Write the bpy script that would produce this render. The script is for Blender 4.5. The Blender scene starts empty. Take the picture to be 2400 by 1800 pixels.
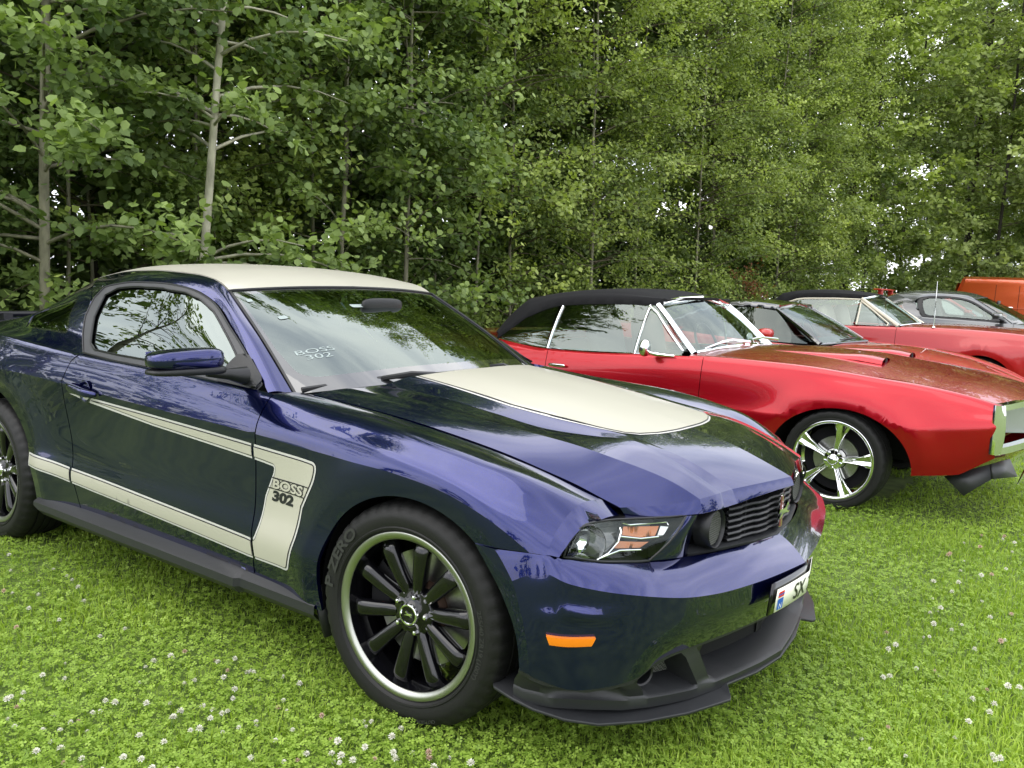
import bpy, bmesh, math, random
import numpy as np
from mathutils import Vector, Matrix
from mathutils.geometry import delaunay_2d_cdt
rad = math.radians
random.seed(7); RNG = np.random.default_rng(7)
S = bpy.context.scene
COL = S.collection

# ------------------------------------------------------------------ camera, sky, sun, exposure
cam_d = bpy.data.cameras.new('camera'); cam = bpy.data.objects.new('camera', cam_d); COL.objects.link(cam)
cam_d.sensor_width = 36.0; cam_d.lens = 30.0; cam_d.clip_start = 0.05; cam_d.clip_end = 900
_y, _p, _r = rad(126.422), rad(-6.861), rad(2.142)
_f = Vector((math.cos(_y)*math.cos(_p), math.sin(_y)*math.cos(_p), math.sin(_p)))
_rt = Vector((math.sin(_y), -math.cos(_y), 0)); _up = _rt.cross(_f)
_rt, _up = _rt*math.cos(_r)+_up*math.sin(_r), _up*math.cos(_r)-_rt*math.sin(_r)
CAM = Vector((1.6864, -2.6848, 1.3419))
cam.matrix_world = Matrix(((_rt.x, _up.x, -_f.x, CAM.x), (_rt.y, _up.y, -_f.y, CAM.y), (_rt.z, _up.z, -_f.z, CAM.z), (0, 0, 0, 1)))
S.camera = cam
SUN_DIR = Vector((-0.30, -0.42, 0.86)).normalized()
SUN_EL = math.asin(SUN_DIR.z); SUN_AZ = math.atan2(SUN_DIR.x, SUN_DIR.y)
W = bpy.data.worlds.new('World'); S.world = W; W.use_nodes = True
nt = W.node_tree; nt.nodes.clear()
def N(nt, t, **k):
    n = nt.nodes.new(t)
    for a, b in k.items():
        if a in ('loc',): continue
        setattr(n, a, b)
    return n
sky = N(nt, 'ShaderNodeTexSky'); sky.sky_type = 'NISHITA'; sky.sun_disc = False
sky.sun_elevation = SUN_EL; sky.sun_rotation = SUN_AZ; sky.dust_density = 2.0
tc = N(nt, 'ShaderNodeTexCoord'); mp = N(nt, 'ShaderNodeMapping'); mp.inputs['Scale'].default_value = (1.6, 1.6, 4.0)
nz = N(nt, 'ShaderNodeTexNoise'); nz.inputs['Scale'].default_value = 1.7; nz.inputs['Detail'].default_value = 7; nz.inputs['Roughness'].default_value = .55
cr = N(nt, 'ShaderNodeValToRGB'); cr.color_ramp.elements[0].position = .28; cr.color_ramp.elements[0].color = (.55, .55, .55, 1)
cr.color_ramp.elements[1].position = .62; cr.color_ramp.elements[1].color = (1, 1, 1, 1)
cr2 = N(nt, 'ShaderNodeValToRGB'); cr2.color_ramp.elements[0].position = .3; cr2.color_ramp.elements[0].color = (9.6, 9.9, 10.8, 1)
cr2.color_ramp.elements[1].position = .7; cr2.color_ramp.elements[1].color = (12.6, 12.6, 12.6, 1)
mx = N(nt, 'ShaderNodeMix', data_type='RGBA')
bg = N(nt, 'ShaderNodeBackground'); bg.inputs['Strength'].default_value = 0.13
wo = N(nt, 'ShaderNodeOutputWorld')
L = nt.links.new
L(tc.outputs['Generated'], mp.inputs['Vector']); L(mp.outputs['Vector'], nz.inputs['Vector'])
L(nz.outputs['Fac'], cr.inputs['Fac']); L(nz.outputs['Fac'], cr2.inputs['Fac'])
L(cr.outputs['Color'], mx.inputs['Factor']); L(sky.outputs['Color'], mx.inputs['A']); L(cr2.outputs['Color'], mx.inputs['B'])
L(mx.outputs['Result'], bg.inputs['Color']); L(bg.outputs['Background'], wo.inputs['Surface'])
sd = bpy.data.lights.new('sun', 'SUN'); sd.energy = 0.7; sd.angle = rad(60); sd.color = (1.0, .95, .86)
sun = bpy.data.objects.new('sun', sd); COL.objects.link(sun)
sun.rotation_euler = SUN_DIR.to_track_quat('Z', 'Y').to_euler()
S.view_settings.view_transform = 'Standard'; S.view_settings.look = 'None'
S.view_settings.exposure = 0.95; S.view_settings.gamma = 1.0; S.view_settings.use_curve_mapping = False
S.render.engine = 'CYCLES'; S.cycles.max_bounces = 8; S.cycles.transparent_max_bounces = 16
S.cycles.diffuse_bounces = 3; S.cycles.glossy_bounces = 4; S.cycles.transmission_bounces = 4
S.cycles.caustics_reflective = False; S.cycles.caustics_refractive = False

# ------------------------------------------------------------------ helpers
def tag(o, label=None, cat=None, group=None, kind=None):
    if label: o['label'] = label
    if cat: o['category'] = cat
    if group: o['group'] = group
    if kind: o['kind'] = kind
    return o
def empty(name, loc=(0, 0, 0), rz=0, label=None, cat=None, group=None):
    o = bpy.data.objects.new(name, None); COL.objects.link(o); o.empty_display_size = .2
    o.location = loc; o.rotation_euler = (0, 0, rz)
    return tag(o, label, cat, group)
def link(name, me, mat=None, parent=None):
    o = bpy.data.objects.new(name, me); COL.objects.link(o)
    if mat is not None:
        for m in (mat if isinstance(mat, (list, tuple)) else [mat]): me.materials.append(m)
    if parent is not None: o.parent = parent
    return o
def mesh(name, V, F, mat=None, parent=None, smooth=None, mi=None):
    me = bpy.data.meshes.new(name)
    me.from_pydata([tuple(v) for v in V], [], [tuple(f) for f in F]); me.update()
    if mi is not None: me.polygons.foreach_set('material_index', np.array(mi, np.int32))
    o = link(name, me, mat, parent)
    if smooth is not None:
        me.polygons.foreach_set('use_smooth', [True]*len(me.polygons))
        if smooth < 180: me.set_sharp_from_angle(angle=rad(smooth))
    return o
def fastmesh(name, V, F, mat, parent=None, smooth=False, attr=None):
    # V (n,3), F (m,k) numpy; all faces with k corners
    V = np.asarray(V, np.float32); F = np.asarray(F, np.int32); k = F.shape[1]
    me = bpy.data.meshes.new(name)
    me.vertices.add(len(V)); me.vertices.foreach_set('co', V.ravel())
    me.loops.add(F.size); me.loops.foreach_set('vertex_index', F.ravel())
    me.polygons.add(len(F)); me.polygons.foreach_set('loop_start', np.arange(0, F.size, k, dtype=np.int32))
    me.polygons.foreach_set('loop_total', np.full(len(F), k, np.int32))
    if smooth: me.polygons.foreach_set('use_smooth', np.ones(len(F), bool))
    if attr is not None:
        a = me.attributes.new('tint', 'FLOAT', 'POINT'); a.data.foreach_set('value', np.asarray(attr, np.float32))
    me.update(calc_edges=True)
    return link(name, me, mat, parent)
class MB:
    def __init__(s): s.V = []; s.F = []
    def add(s, V, F):
        b = len(s.V); s.V += [tuple(v) for v in V]; s.F += [tuple(i+b for i in f) for f in F]; return s
    def box(s, c, d, R=None):
        V = []
        for z in (-1, 1):
            for x, y in ((-1, -1), (1, -1), (1, 1), (-1, 1)):
                p = Vector((x*d[0]/2, y*d[1]/2, z*d[2]/2))
                if R is not None: p = R @ p
                V.append(p+Vector(c))
        return s.add(V, [(3, 2, 1, 0), (4, 5, 6, 7), (0, 1, 5, 4), (1, 2, 6, 5), (2, 3, 7, 6), (3, 0, 4, 7)])
    def tube(s, P, r, n=8, cap=True):
        P = [Vector(p) for p in P]; m = len(P)
        if not hasattr(r, '__len__'): r = [r]*m
        V = []; F = []; up = None
        for i, p in enumerate(P):
            t = (P[min(i+1, m-1)]-P[max(i-1, 0)]).normalized()
            if up is None:
                up = Vector((0, 0, 1)) if abs(t.z) < .9 else Vector((1, 0, 0))
            a = (up-t*up.dot(t)).normalized(); b = t.cross(a); up = a
            for k in range(n):
                th = 2*math.pi*k/n; V.append(p+(a*math.cos(th)+b*math.sin(th))*r[i])
        for i in range(m-1):
            for k in range(n): F.append((i*n+k, i*n+(k+1) % n, (i+1)*n+(k+1) % n, (i+1)*n+k))
        if cap: F += [tuple(range(n))[::-1], tuple((m-1)*n+k for k in range(n))]
        return s.add(V, F)
    def lathe(s, prof, n=32, axis='y', c=(0, 0, 0), a0=0, a1=2*math.pi):
        full = abs(a1-a0-2*math.pi) < 1e-6; m = n if full else n+1
        V = []
        for k in range(m):
            th = a0+(a1-a0)*k/n
            for (r, h) in prof:
                if axis == 'y': V.append((c[0]+r*math.cos(th), c[1]+h, c[2]+r*math.sin(th)))
                elif axis == 'x': V.append((c[0]+h, c[1]+r*math.cos(th), c[2]+r*math.sin(th)))
                else: V.append((c[0]+r*math.cos(th), c[1]+r*math.sin(th), c[2]+h))
        q = len(prof); F = []
        for k in range(n):
            k2 = (k+1) % m
            for i in range(q-1): F.append((k*q+i, k*q+i+1, k2*q+i+1, k2*q+i))
        return s.add(V, F)
    def grid(s, G):
        G = [[tuple(p) for p in r] for r in G]; n = len(G[0])
        V = [p for r in G for p in r]
        return s.add(V, [(i*n+j, i*n+j+1, (i+1)*n+j+1, (i+1)*n+j) for i in range(len(G)-1) for j in range(n-1)])
    def build(s, name, mat, parent=None, smooth=40, bevel=0):
        o = mesh(name, s.V, s.F, mat, parent)
        bm = bmesh.new(); bm.from_mesh(o.data); bmesh.ops.remove_doubles(bm, verts=bm.verts, dist=1e-5)
        bmesh.ops.recalc_face_normals(bm, faces=bm.faces)
        if bevel:
            es = [e for e in bm.edges if len(e.link_faces) == 2 and e.calc_face_angle(0) > rad(35)]
            bmesh.ops.bevel(bm, geom=es, offset=bevel, segments=2, affect='EDGES', profile=.6)
        bm.to_mesh(o.data); bm.free()
        o.data.polygons.foreach_set('use_smooth', [True]*len(o.data.polygons))
        if smooth < 180: o.data.set_sharp_from_angle(angle=rad(smooth))
        return o
def flipY(V): return [(v[0], -v[1], v[2]) for v in V]
def copy_tree(o, parent=None):
    c = o.copy(); COL.objects.link(c)
    if parent is not None: c.parent = parent
    for ch in list(o.children): copy_tree(ch, c)
    return c
#<LIB>
class Net:
    """smooth surface through a grid of control points; creases at chosen rows/columns"""
    def __init__(s, P, uk=None, vk=None, uc=(), vc=()):
        s.P = np.array(P, float); nv, nu = s.P.shape[:2]
        if uk is None:
            d = np.linalg.norm(np.diff(s.P, axis=1), axis=2).mean(0); uk = np.concatenate([[0], np.cumsum(d)])
        if vk is None:
            d = np.linalg.norm(np.diff(s.P, axis=0), axis=2).mean(1); vk = np.concatenate([[0], np.cumsum(d)])
        s.uk = np.array(uk, float); s.vk = np.array(vk, float); s.uc = set(uc); s.vc = set(vc)
        s.TL, s.TR = s.tang(s.P.transpose(1, 0, 2)[None], s.uk, s.uc)
    @staticmethod
    def tang(A, k, creases):
        # A (n, K, ...) values at knots -> left/right tangents
        sh = (1, -1)+(1,)*(A.ndim-2)
        h = np.diff(k).reshape(sh); d = np.diff(A, axis=1)/h
        M = np.zeros_like(A)
        if A.shape[1] > 2: M[:, 1:-1] = (h[:, 1:]*d[:, :-1]+h[:, :-1]*d[:, 1:])/(h[:, 1:]+h[:, :-1])
        M[:, 0] = d[:, 0]; M[:, -1] = d[:, -1]
        if A.shape[1] > 2:
            M[:, 0] = 1.5*d[:, 0]-.5*M[:, 1]; M[:, -1] = 1.5*d[:, -1]-.5*M[:, -2]
        ML = M.copy(); MR = M.copy()
        for c in creases:
            if 0 < c < A.shape[1]-1:
                ML[:, c] = 1.5*d[:, c-1]-.5*M[:, c-1]; MR[:, c] = 1.5*d[:, c]-.5*M[:, c+1]
        return ML, MR
    @staticmethod
    def herm(p0, p1, m0, m1, h, t):
        t2 = t*t; t3 = t2*t
        return p0*(2*t3-3*t2+1)+m0*h*(t3-2*t2+t)+p1*(-2*t3+3*t2)+m1*h*(t3-t2)
    def __call__(s, u, v):
        u = np.atleast_1d(np.asarray(u, float)); v = np.atleast_1d(np.asarray(v, float))
        u, v = np.broadcast_arrays(u, v)
        i = np.clip(np.searchsorted(s.uk, u, side='right')-1, 0, len(s.uk)-2)
        h = (s.uk[i+1]-s.uk[i]); t = ((u-s.uk[i])/h)
        A = s.P.transpose(1, 0, 2); TL = s.TL[0]; TR = s.TR[0]
        R = s.herm(A[i], A[i+1], TR[i], TL[i+1], h[:, None, None], t[:, None, None])   # (n, nv, 3)
        ML, MR = s.tang(R, s.vk, s.vc)
        j = np.clip(np.searchsorted(s.vk, v, side='right')-1, 0, len(s.vk)-2)
        h = s.vk[j+1]-s.vk[j]; t = (v-s.vk[j])/h; n = np.arange(len(u))
        return s.herm(R[n, j], R[n, j+1], MR[n, j], ML[n, j+1], h[:, None], t[:, None])
    def vz(s, u, z, lo=0, hi=None, axis=2):
        """parameter v where the surface has height z at column u"""
        u = np.atleast_1d(np.asarray(u, float)); z = np.atleast_1d(np.asarray(z, float)); u, z = np.broadcast_arrays(u, z)
        a = np.full(u.shape, s.vk[lo]); b = np.full(u.shape, s.vk[hi if hi is not None else -1])
        for _ in range(40):
            m = (a+b)/2; w = s(u, m)[:, axis] < z
            a = np.where(w, m, a); b = np.where(w, b, m)
        return (a+b)/2
    def normal(s, u, v, e=1e-4):
        u = np.atleast_1d(np.asarray(u, float)); v = np.atleast_1d(np.asarray(v, float))
        a = s(u+e, v)-s(u-e, v); b = s(u, v+e)-s(u, v-e)
        n = np.cross(a, b); return n/np.maximum(np.linalg.norm(n, axis=1), 1e-12)[:, None]
def densify(P, h, closed=True):
    P = [np.array(p, float) for p in P]; out = []; n = len(P)
    for i in range(n if closed else n-1):
        a, b = P[i], P[(i+1) % n]; k = max(1, int(math.ceil(np.linalg.norm(b-a)/h)))
        out += [a+(b-a)*j/k for j in range(k)]
    if not closed: out.append(P[-1])
    return np.array(out)
def inpoly(Q, P):
    Q = np.asarray(Q); P = np.asarray(P); x, y = Q[:, 0], Q[:, 1]; r = np.zeros(len(Q), bool)
    x0, y0 = P[:, 0], P[:, 1]; x1, y1 = np.roll(x0, -1), np.roll(y0, -1)
    for a, b, c, d in zip(x0, y0, x1, y1):
        if b == d: continue
        r ^= ((b > y) != (d > y)) & (x < (c-a)*(y-b)/(d-b)+a)
    return r
def roundpoly(P, r, n=5):
    """round the corners of a 2D polygon; P items (x, y) or (x, y, r)"""
    out = []; m = len(P)
    for i in range(m):
        p = np.array(P[i][:2], float); q = np.array(P[i-1][:2], float); w = np.array(P[(i+1) % m][:2], float)
        rr = P[i][2] if len(P[i]) > 2 else r
        a = q-p; b = w-p; la, lb = np.linalg.norm(a), np.linalg.norm(b)
        if rr <= 0: out.append(tuple(p)); continue
        d = min(rr, la*.49, lb*.49); A = p+a/la*d; B = p+b/lb*d
        for k in range(n+1):
            t = k/n; out.append(tuple((1-t)**2*A+2*t*(1-t)*p+t*t*B))
    return out
#</LIB>
def panel(name, net, poly, mat, parent, holes=(), feats=(), h=.035, flange=.014, mirror=False, hint=(0, 1, .3), off=0., sgn=None):
    """panel of a Net trimmed to a polygon (u, v), exact normals, edges turned inwards"""
    poly = densify(poly, h*.6); holes = [densify(q, h*.5) for q in holes]; feats = [densify(f, h*.8, False) for f in feats]
    lo, hi = poly.min(0), poly.max(0)
    gx = np.arange(lo[0]+h*.37, hi[0], h); gy = np.arange(lo[1]+h*.41, hi[1], h*.9)
    GX, GY = np.meshgrid(gx, gy); GX = GX+((np.arange(len(gy)) % 2)*h*.5)[:, None]
    Q = np.stack([GX.ravel(), GY.ravel()], 1); Q = Q[inpoly(Q, poly)]
    for q in holes:
        if len(Q): Q = Q[~inpoly(Q, q)]
    edge = np.concatenate([poly]+holes+feats)
    if len(Q):
        D = np.array([np.min(np.sum((edge-a)**2, 1)) for a in Q]); Q = Q[D > (h*.42)**2]
    V = []; E = []
    def addl(P, closed):
        b = len(V); V.extend([Vector(p) for p in P]); n = len(P)
        E.extend([(b+i, b+(i+1) % n) for i in range(n if closed else n-1)])
    addl(poly, True)
    for q in holes: addl(q, True)
    for f in feats: addl(f, False)
    V.extend([Vector(p) for p in Q])
    r = delaunay_2d_cdt(V, E, [], 0, 1e-6)
    P2 = np.array([tuple(v) for v in r[0]]); T = np.array([f for f in r[2] if len(f) == 3])
    C = P2[T].mean(1); ok = inpoly(C, poly)
    for q in holes: ok &= ~inpoly(C, q)
    T = T[ok]; C = C[ok]
    P3 = net(P2[:, 0], P2[:, 1])
    uv = (P2[T]*.93+C[:, None]*.07).reshape(-1, 2)
    NR = net.normal(uv[:, 0], uv[:, 1])
    if sgn is None: sgn = 1 if (NR @ np.array(hint)).mean() > 0 else -1
    NR = NR*sgn
    if off:
        VN = net.normal(P2[:, 0], P2[:, 1])*sgn; P3 = P3+VN*off
    fn = np.cross(P3[T[:, 1]]-P3[T[:, 0]], P3[T[:, 2]]-P3[T[:, 0]])
    flip = np.sum(fn*NR.reshape(-1, 3, 3).mean(1), 1) < 0
    T[flip] = T[flip][:, ::-1]; NRr = NR.reshape(-1, 3, 3); NRr[flip] = NRr[flip][:, ::-1]
    F = [tuple(t) for t in T]; LN = NRr.reshape(-1, 3).tolist(); V3 = P3.tolist()
    if flange:
        cnt = {}
        for t in T.tolist():
            for a, b in ((t[0], t[1]), (t[1], t[2]), (t[2], t[0])):
                cnt[(a, b)] = cnt.get((a, b), 0)+1
        bd = [e for e in cnt if (e[1], e[0]) not in cnt]
        VN = net.normal(P2[:, 0], P2[:, 1])*sgn; inner = {}
        for a, b in bd:
            for i in (a, b):
                if i not in inner: inner[i] = len(V3); V3.append((P3[i]-VN[i]*flange).tolist())
        for a, b in bd:
            F.append((b, a, inner[a], inner[b])); A = np.array(V3[b]); 
            n = np.cross(np.array(V3[a])-A, np.array(V3[inner[a]])-A); n = n/max(np.linalg.norm(n), 1e-12)
            LN += [n.tolist()]*4
    V3 = np.array(V3); used = np.zeros(len(V3), bool)
    for f in F:
        for i in f: used[i] = True
    ix = np.cumsum(used)-1; V3 = V3[used]; F = [tuple(int(ix[i]) for i in f) for f in F]
    # nets hold (x, s, z) with s towards the camera side; world y = -s unless mirrored
    V3 = V3.copy(); LN = np.array(LN)
    if not mirror:
        V3[:, 1] *= -1; LN[:, 1] *= -1
    # reversing handedness: flip windings when y sign is changed relative to net space
    if not mirror:
        F2 = []; L2 = []; k = 0
        for f in F:
            n = len(f); F2.append(f[::-1]); L2 += LN[k:k+n][::-1].tolist(); k += n
        F = F2; LN = L2
    else: LN = LN.tolist()
    me = bpy.data.meshes.new(name); me.from_pydata(V3.tolist(), [], F); me.update()
    me.polygons.foreach_set('use_smooth', [True]*len(me.polygons))
    me.normals_split_custom_set(LN)
    return link(name, me, mat, parent)
def netgrid(name, net, mat, parent, nu=24, nv=12, thick=0, mirror=False, u=None, v=None, both=False, smooth=60):
    us = np.linspace(*(u or (net.uk[0], net.uk[-1])), nu); vs = np.linspace(*(v or (net.vk[0], net.vk[-1])), nv)
    us = np.unique(np.concatenate([us, [k for k in net.uk if us[0] <= k <= us[-1]]])); vs = np.unique(np.concatenate([vs, [k for k in net.vk if vs[0] <= k <= vs[-1]]]))
    U, Vv = np.meshgrid(us, vs); P = net(U.ravel(), Vv.ravel()).reshape(len(vs), len(us), 3)
    if not mirror: P[:, :, 1] *= -1
    m = MB().grid(P)
    if both:
        Q = P.copy(); Q[:, :, 1] *= -1; m.grid(Q)
    o = m.build(name, mat, parent, smooth=smooth)
    if thick:
        md = o.modifiers.new('thick', 'SOLIDIFY'); md.thickness = thick; md.offset = -1
    return o

# ------------------------------------------------------------------ materials
def mat(name, base=(.5, .5, .5), rough=.5, metal=0., coat=0., coat_ior=1.5, coat_rough=.03, spec=.5, ior=1.5, emit=None, alpha=None, **kw):
    m = bpy.data.materials.new(name); m.use_nodes = True; b = m.node_tree.nodes['Principled BSDF']
    b.inputs['Base Color'].default_value = (*base, 1); b.inputs['Roughness'].default_value = rough; b.inputs['Metallic'].default_value = metal
    b.inputs['Coat Weight'].default_value = coat; b.inputs['Coat IOR'].default_value = coat_ior; b.inputs['Coat Roughness'].default_value = coat_rough
    b.inputs['Specular IOR Level'].default_value = spec; b.inputs['IOR'].default_value = ior
    return m
def addnoise(m, scale=60, amt=.25, bump=0., detail=4, stretch=(1, 1, 1), rough_amt=0, coord='Object', col2=None):
    t = m.node_tree; b = t.nodes['Principled BSDF']; c = tuple(b.inputs['Base Color'].default_value)
    tc = N(t, 'ShaderNodeTexCoord'); mp = N(t, 'ShaderNodeMapping'); mp.inputs['Scale'].default_value = stretch
    nz = N(t, 'ShaderNodeTexNoise'); nz.inputs['Scale'].default_value = scale; nz.inputs['Detail'].default_value = detail
    r = N(t, 'ShaderNodeValToRGB'); r.color_ramp.elements[0].position = .3; r.color_ramp.elements[1].position = .7
    r.color_ramp.elements[0].color = tuple(v*(1-amt) for v in c[:3])+(1,)
    r.color_ramp.elements[1].color = (*(col2 or tuple(min(1, v*(1+amt)) for v in c[:3])), 1)
    t.links.new(tc.outputs[coord], mp.inputs['Vector']); t.links.new(mp.outputs['Vector'], nz.inputs['Vector'])
    t.links.new(nz.outputs['Fac'], r.inputs['Fac']); t.links.new(r.outputs['Color'], b.inputs['Base Color'])
    if bump:
        bp = N(t, 'ShaderNodeBump'); bp.inputs['Strength'].default_value = bump; bp.inputs['Distance'].default_value = .002
        t.links.new(nz.outputs['Fac'], bp.inputs['Height']); t.links.new(bp.outputs['Normal'], b.inputs['Normal'])
    if rough_amt:
        mr = N(t, 'ShaderNodeMapRange'); q = b.inputs['Roughness'].default_value
        mr.inputs['To Min'].default_value = max(0, q-rough_amt); mr.inputs['To Max'].default_value = q+rough_amt
        t.links.new(nz.outputs['Fac'], mr.inputs['Value']); t.links.new(mr.outputs['Result'], b.inputs['Roughness'])
    return m
def paint(name, base, flake, metal=.55, rough=.32, ior=1.75):
    m = mat(name, base, rough, metal, 1., ior, .012)
    t = m.node_tree; b = t.nodes['Principled BSDF']
    tc = N(t, 'ShaderNodeTexCoord'); vo = N(t, 'ShaderNodeTexVoronoi'); vo.inputs['Scale'].default_value = 1500
    mx = N(t, 'ShaderNodeMix', data_type='RGBA'); mx.inputs['A'].default_value = (*base, 1); mx.inputs['B'].default_value = (*flake, 1)
    t.links.new(tc.outputs['Object'], vo.inputs['Vector']); t.links.new(vo.outputs['Color'], mx.inputs['Factor']); t.links.new(mx.outputs['Result'], b.inputs['Base Color'])
    # faint orange peel and dust
    nz = N(t, 'ShaderNodeTexNoise'); nz.inputs['Scale'].default_value = 9; nz.inputs['Detail'].default_value = 2
    bp = N(t, 'ShaderNodeBump'); bp.inputs['Strength'].default_value = .015; bp.inputs['Distance'].default_value = .01
    t.links.new(tc.outputs['Object'], nz.inputs['Vector']); t.links.new(nz.outputs['Fac'], bp.inputs['Height']); t.links.new(bp.outputs['Normal'], b.inputs['Coat Normal'])
    return m
def glass(name, tint=(.17, .23, .21), ior=2.55, rough=0.):
    m = bpy.data.materials.new(name); m.use_nodes = True; t = m.node_tree; t.nodes.clear()
    tr = N(t, 'ShaderNodeBsdfTransparent'); tr.inputs['Color'].default_value = (*tint, 1)
    gl = N(t, 'ShaderNodeBsdfGlossy'); gl.inputs['Roughness'].default_value = rough; gl.inputs['Color'].default_value = (.80, .90, .86, 1)
    fr = N(t, 'ShaderNodeFresnel'); fr.inputs['IOR'].default_value = ior; mx = N(t, 'ShaderNodeMixShader'); ou = N(t, 'ShaderNodeOutputMaterial')
    geo = N(t, 'ShaderNodeNewGeometry'); ml = N(t, 'ShaderNodeMath', operation='SUBTRACT'); ml.inputs[0].default_value = 1
    mu = N(t, 'ShaderNodeMath', operation='MULTIPLY')
    t.links.new(geo.outputs['Backfacing'], ml.inputs[1]); t.links.new(ml.outputs[0], mu.inputs[0]); t.links.new(fr.outputs[0], mu.inputs[1])
    t.links.new(mu.outputs[0], mx.inputs[0]); t.links.new(tr.outputs[0], mx.inputs[1]); t.links.new(gl.outputs[0], mx.inputs[2]); t.links.new(mx.outputs[0], ou.inputs['Surface'])
    return m
M = {}
M['blue'] = paint('deep blue paint', (.0025, .005, .055), (.007, .013, .118), .88, .14, 1.50)
M['cream'] = mat('cream white vinyl', (.43, .415, .345), .38, 0, .35, 1.5, .12)
M['cream_line'] = mat('white vinyl border', (.54, .53, .50), .38, 0, .35, 1.5, .12)
M['blackvinyl'] = mat('black vinyl line', (.012, .012, .016), .4)
M['glass'] = glass('window glass')
M['lens'] = glass('clear lens', (.95, .97, .97), 1.42)
M['frit'] = mat('black ceramic glass border', (.012, .013, .014), .06, 0, 1, 1.9, 0.0)
M['plastic'] = addnoise(mat('black textured plastic', (.008, .0085, .010), .40, spec=.4), 900, .2, .12)
M['plastic2'] = addnoise(mat('grey black plastic', (.019, .020, .022), .42, spec=.4), 700, .15, .1)
M['trim'] = mat('window surround rubber', (.034, .035, .038), .45)
M['dark'] = mat('dark inner metal', (.008, .008, .009), .8, spec=.2)  # one near-black colour for inner parts, liners, calipers and seams
M['rubber'] = addnoise(mat('tyre rubber', (.009, .009, .0088), .55, spec=.3), 250, .3, .3, rough_amt=.1)
M['rubtext'] = mat('raised tyre lettering', (.022, .022, .022), .5)
M['silver'] = mat('machined silver lip', (.40, .41, .37), .33, 1)
M['chrome'] = mat('chrome', (.85, .86, .87), .04, 1)
M['blackgloss'] = mat('gloss black enamel', (.003, .003, .004), .12, 0, 1, 1.4, .02, spec=.2)
M['disc'] = addnoise(mat('brake disc steel', (.42, .42, .40), .32, 1), 90, .12, 0, stretch=(1, .1, 1))
M['rust'] = mat('brown hub steel', (.10, .06, .04), .7, .3)
M['amber'] = mat('amber marker lens', (.75, .20, .005), .22, 0, .6)
M['amberlamp'] = mat('amber turn lamp', (.26, .070, .004), .25, 0, .4)
M['red'] = mat('red print', (.7, .02, .015), .5)
M['bluep'] = mat('blue print', (.01, .10, .45), .5)
M['white'] = mat('white plate', (.82, .82, .70), .4)
M['whitep'] = mat('white print', (.85, .85, .85), .5)
M['mirror'] = mat('mirror glass', (.9, .9, .9), .0, 1)
M['seat'] = addnoise(mat('charcoal seat leather', (.02, .021, .023), .5), 120, .2, .3)
M['dash'] = mat('black dashboard', (.007, .0075, .008), .7)
M['bowl'] = mat('headlamp reflector', (.95, .95, .95), .03, 1)
M['housing'] = mat('black lamp housing', (.012, .012, .013), .25)
def bars(name, c1, c2, scale, axis=0, **k):
    m = mat(name, c1, **k); t = m.node_tree; b = t.nodes['Principled BSDF']
    tc = N(t, 'ShaderNodeTexCoord'); wv = N(t, 'ShaderNodeTexChecker'); wv.inputs['Scale'].default_value = scale
    wv.inputs['Color1'].default_value = (*c1, 1); wv.inputs['Color2'].default_value = (*c2, 1)
    t.links.new(tc.outputs['Object'], wv.inputs['Vector']); t.links.new(wv.outputs['Color'], b.inputs['Base Color'])
    return m
M['meshm'] = bars('lamp mesh', (.004, .004, .004), (.10, .10, .10), 190, rough=.5)
_fc = {}
def text2d(s, size=1., shear=0., bold=.0, sx=1.):
    """flat text mesh (x right, y up), returns verts (n,2) and faces"""
    key = (s, size, shear, bold, sx)
    if key in _fc: return _fc[key]
    cu = bpy.data.curves.new('t', 'FONT'); cu.body = s; cu.size = size; cu.shear = shear; cu.offset = bold; cu.resolution_u = 4
    o = bpy.data.objects.new('t', cu); COL.objects.link(o); dg = bpy.context.evaluated_depsgraph_get(); dg.update()
    me = o.evaluated_get(dg).to_mesh(); V = np.array([tuple(v.co[:2]) for v in me.vertices]); F = [tuple(p.vertices) for p in me.polygons]
    o.evaluated_get(dg).to_mesh_clear(); bpy.data.objects.remove(o); bpy.data.curves.remove(cu)
    V[:, 0] *= sx; c = (V.min(0)+V.max(0))/2; V = V-c
    _fc[key] = (V, F); return V, F
# ================================================================== BLUE CAR
#<NETS>
def flare(x, z, cx, cz, rx, rz, A, lip=.055, w=.10):
    rho = (np.sqrt(((x-cx)/rx)**2+((z-cz)/rz)**2)-1)*(rx+rz)/2
    return np.where(rho < lip, A*(.55+.45*np.clip(rho, 0, lip)/lip), A*np.exp(-((rho-lip)/w)**2))
class SideNet(Net):
    flares = ()
    def __call__(s, u, v):
        P = Net.__call__(s, u, v)
        for f in s.flares: P[:, 1] += flare(P[:, 0], P[:, 2], *f)
        return P
GAPX = [-.90, -.635, -.31, -.04, .19, .31, .405, .50, .548]; GAPS = [.72, .712, .697, .687, .672, .662, .652, .635, .622]; GAPZ = [.93, .921, .896, .866, .828, .800, .776, .742, .724]
X_ = [-3.74, -3.48, -3.1, -2.72, -2.3, -1.93, -1.3, -.72, -.45, -.25, 0, .2, .36, .505, .552]
z0 = [.40, .32, .28]+[.26]*12
z1 = [.47, .40, .36, .345, .345, .345, .345, .345, .345, .345, .345, .345, .34, .33, .33]
z2 = [.55, .48, .45, .44, .44, .44, .44, .44, .44, .44, .44, .44, .43, .40, .40]
z3 = [.62, .56, .54, .53, .53, .53, .53, .53, .53, .53, .53, .53, .52, .48, .48]
z4 = [.71, .68, .67, .67, .67, .66, .66, .655, .65, .65, .65, .64, .61, .55, .545]
z5 = [.80, .82, .84, .85, .845, .828, .809, .797, .786, .781, .776, .750, .698, .613, .610]
s5 = [.70, .85, .912, .925, .918, .905, .903, .906, .912, .915, .918, .918, .916, .900, .885]
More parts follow.
